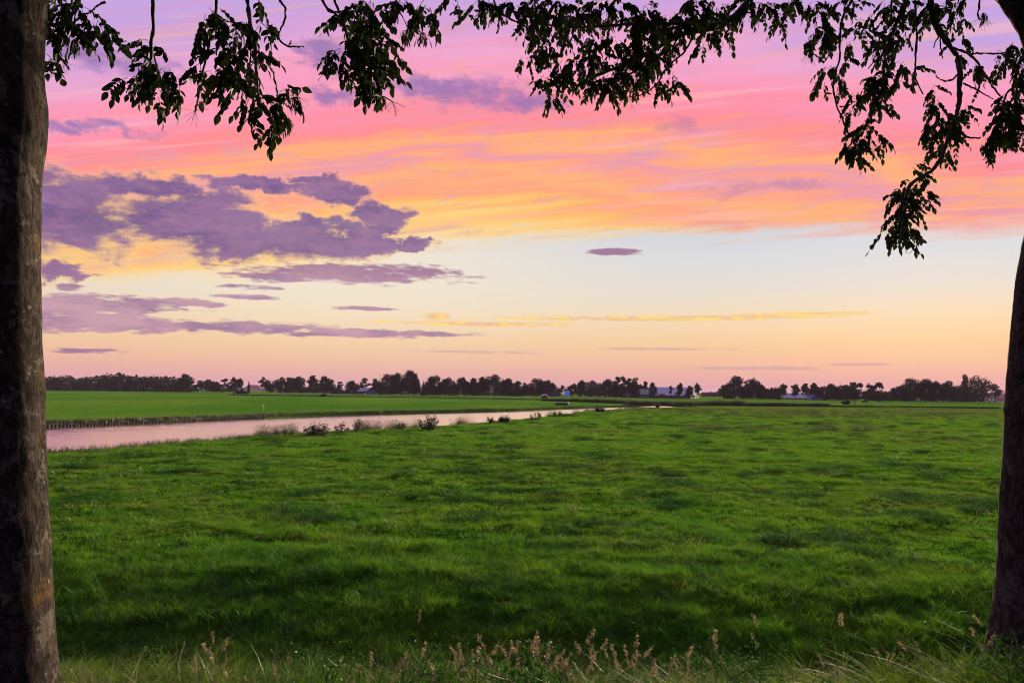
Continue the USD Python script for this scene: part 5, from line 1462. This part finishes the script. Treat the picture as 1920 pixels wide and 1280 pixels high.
def seed_stalk(h, seed, curl=0.25, head=0.13, broad=1.0):
    """A grass culm with a drooping seed head, as (stem, head)."""
    q = np.random.default_rng(seed)
    a = q.uniform(0, 2 * math.pi)
    us = np.linspace(0, 1, 9)
    line = np.stack([np.cos(a) * curl * h * us ** 3, np.sin(a) * curl * h * us ** 3, h * (us - 0.12 * curl * us ** 4)], 1)
    stem = tube(line, np.linspace(0.0022, 0.0012, 9), 4)
    n = int(46 * broad)
    u = 1 - head / h * q.uniform(-0.15, 1, n)
    p = np.stack([np.interp(u, us, line[:, i]) for i in range(3)], 1)
    e = q.normal(size=(n, 3)) * 0.006 * broad
    v, f = leaf_quads(p + e, 0.0062 * broad, q)
    return stem, (v, f)


sp = [seed_stalk(0.34 + 0.045 * k, 500 + k, 0.15 + 0.05 * (k % 4), 0.07 + 0.015 * (k % 3), 1.0 + 0.2 * (k % 2)) for k in range(6)]
protos = [join(list(x)) for x in sp]
clumps = [(400, 1275, 70, 22, 0), (990, 1250, 110, 70, 1), (1080, 1255, 190, 90, 0), (760, 1262, 160, 18, 0), (1300, 1250, 240, 36, 0), (1780, 1245, 130, 46, 0), (620, 1275, 200, 8, 0), (1560, 1240, 180, 12, 0), (1890, 1230, 40, 10, 0)]
for col, nm, lab in ((0, 'straw', 'straw-coloured seed heads nodding over the verge grass'), (1, 'rust', 'pinkish rusty seed heads in the middle of the verge')):
    q = np.random.default_rng(520 + col)
    P = []
    for cx_, cy_, sp_, n, c_ in clumps:
        if c_ == col:
            for k in range(n):
                g0 = ground_at(cx_ + q.normal() * sp_ * 0.5, cy_ + 20 + q.uniform(-60, 60), 1.12)
                P.append((g0[0], g0[1]))
    P = np.array(P)
    tufts('seed_heads', protos, P[:, 0], P[:, 1], ground_z, q.uniform(0.35, 0.95, len(P)), M[nm], 530 + col, sink=0.02, label=lab, cat='seed heads')
for k, (lab, px, py, top, br) in enumerate([
        ('tall brown seed spike on the ditch side, right of the middle', 1437, 1235, 1152, 1.6), ('thick pale seed spike on the ditch side, left of the right trunk', 1574, 1222, 1135, 2.0),
        ('nodding pale seed head just left of the right trunk', 1833, 1230, 1156, 1.5), ('slim upright seed spike left of the middle of the verge', 775, 1240, 1146, 1.2),
        ('curved pale seed head near the left trunk', 402, 1262, 1195, 1.8), ('nodding straw head before the foot of the right trunk', 1897, 1225, 1150, 1.4)]):
    d = ray(px, py)
    D = 5.2
    for _ in range(30):
        g0 = EYE + d * D / d[1]
        D += (g0[2] - float(ground_z(g0[0], g0[1]))) * 0.8
        D = min(max(D, 3.2), 9.0)
    g0 = EYE + d * D / d[1]
    g0[2] = float(ground_z(g0[0], g0[1]))
    h = max(0.15, depth_at(px, top, D)[2] - g0[2])
    st, hd = seed_stalk(h, 560 + k, 0.12 + 0.1 * (k % 3), min(0.12, h * 0.4), br)
    t = thing('seed_stalk', lab, 'grass stalk', g0)
    part(t, 'stem', (st[0] + g0, st[1]), M['straw'])
    part(t, 'seed_head', (hd[0] + g0, hd[1]), M['straw'])
dry = [blades(9, 0.16, (0.15, 0.42), (0.003, 0.006), (0.5, 1.4), 5, 620 + k) for k in range(4)]
x, y, r, t_ = scatter(1100, 3.0, 7.5, 1.8, 42, 621)
tufts('dry_grass', dry, x, y, ground_z, np.random.default_rng(15).uniform(0.5, 1.1, len(x)), M['straw'], 622, label='dry bent straws tangled in the verge grass', cat='grass')
wp_ = []
for k in range(5):
    q = np.random.default_rng(640 + k)
    st = [tube(smooth_line([[0, 0, 0], [q.normal() * 0.04, q.normal() * 0.04, 0.12], [q.normal() * 0.09, q.normal() * 0.09, q.uniform(0.18, 0.34)]], 5), 0.0025, 3) for _ in range(7)]
    pts_ = np.vstack([v[: 15][::3] + q.normal(size=(5, 3)) * 0.02 for v, f in st for _ in range(11)])
    pts_[:, 2] = np.maximum(pts_[:, 2], 0.01)
    wp_.append(join(st + [leaf_quads(pts_, 0.0085, q)]))
x, y, r, t_ = scatter(420, 3.6, 9.5, 1.8, 40, 641)
keep = meshkit.fbm(np.stack([x * 0.6, y * 0.6, 0 * x], -1), 2, 642) > 0.46
x, y = x[keep], y[keep]
tufts('verge_weeds', wp_, x, y, ground_z, np.random.default_rng(18).uniform(0.6, 1.3, len(x)), M['tussock'], 643, label='low feathery weeds growing through the verge grass', cat='weeds')
# broad leaves low on the verge
bl = [blades(16, 0.10, (0.08, 0.20), (0.016, 0.028), (0.6, 1.4), 4, 600 + k) for k in range(4)]
x, y, r, t_ = scatter(420, 3.0, 6.2, 1.8, 40, 601)
tufts('broad_leaf_grass', bl, x, y, ground_z, np.random.default_rng(14).uniform(0.6, 1.2, len(x)), M['turf'], 602, label='broad bright grass leaves low on the verge', cat='grass')

# ------------------------------------------------------------------ the evening air
if HAZE:
    hz = usdkit.material(stage, '/World/Looks/evening_haze', {'v': ('principled_volume', {'color': (0.80, 0.66, 0.92), 'density': HAZE, 'anisotropy': 0.0})}, [], volume='v.volume')
    hb = trimesh.creation.box([9000, 9000, 24.0 + 3.0])
    hb.apply_translation([0, 0, (24.0 - 3.0) / 2])
    surface('haze', hb, hz, kind='stuff', label='thin violet evening haze over the meadows', cat='haze')
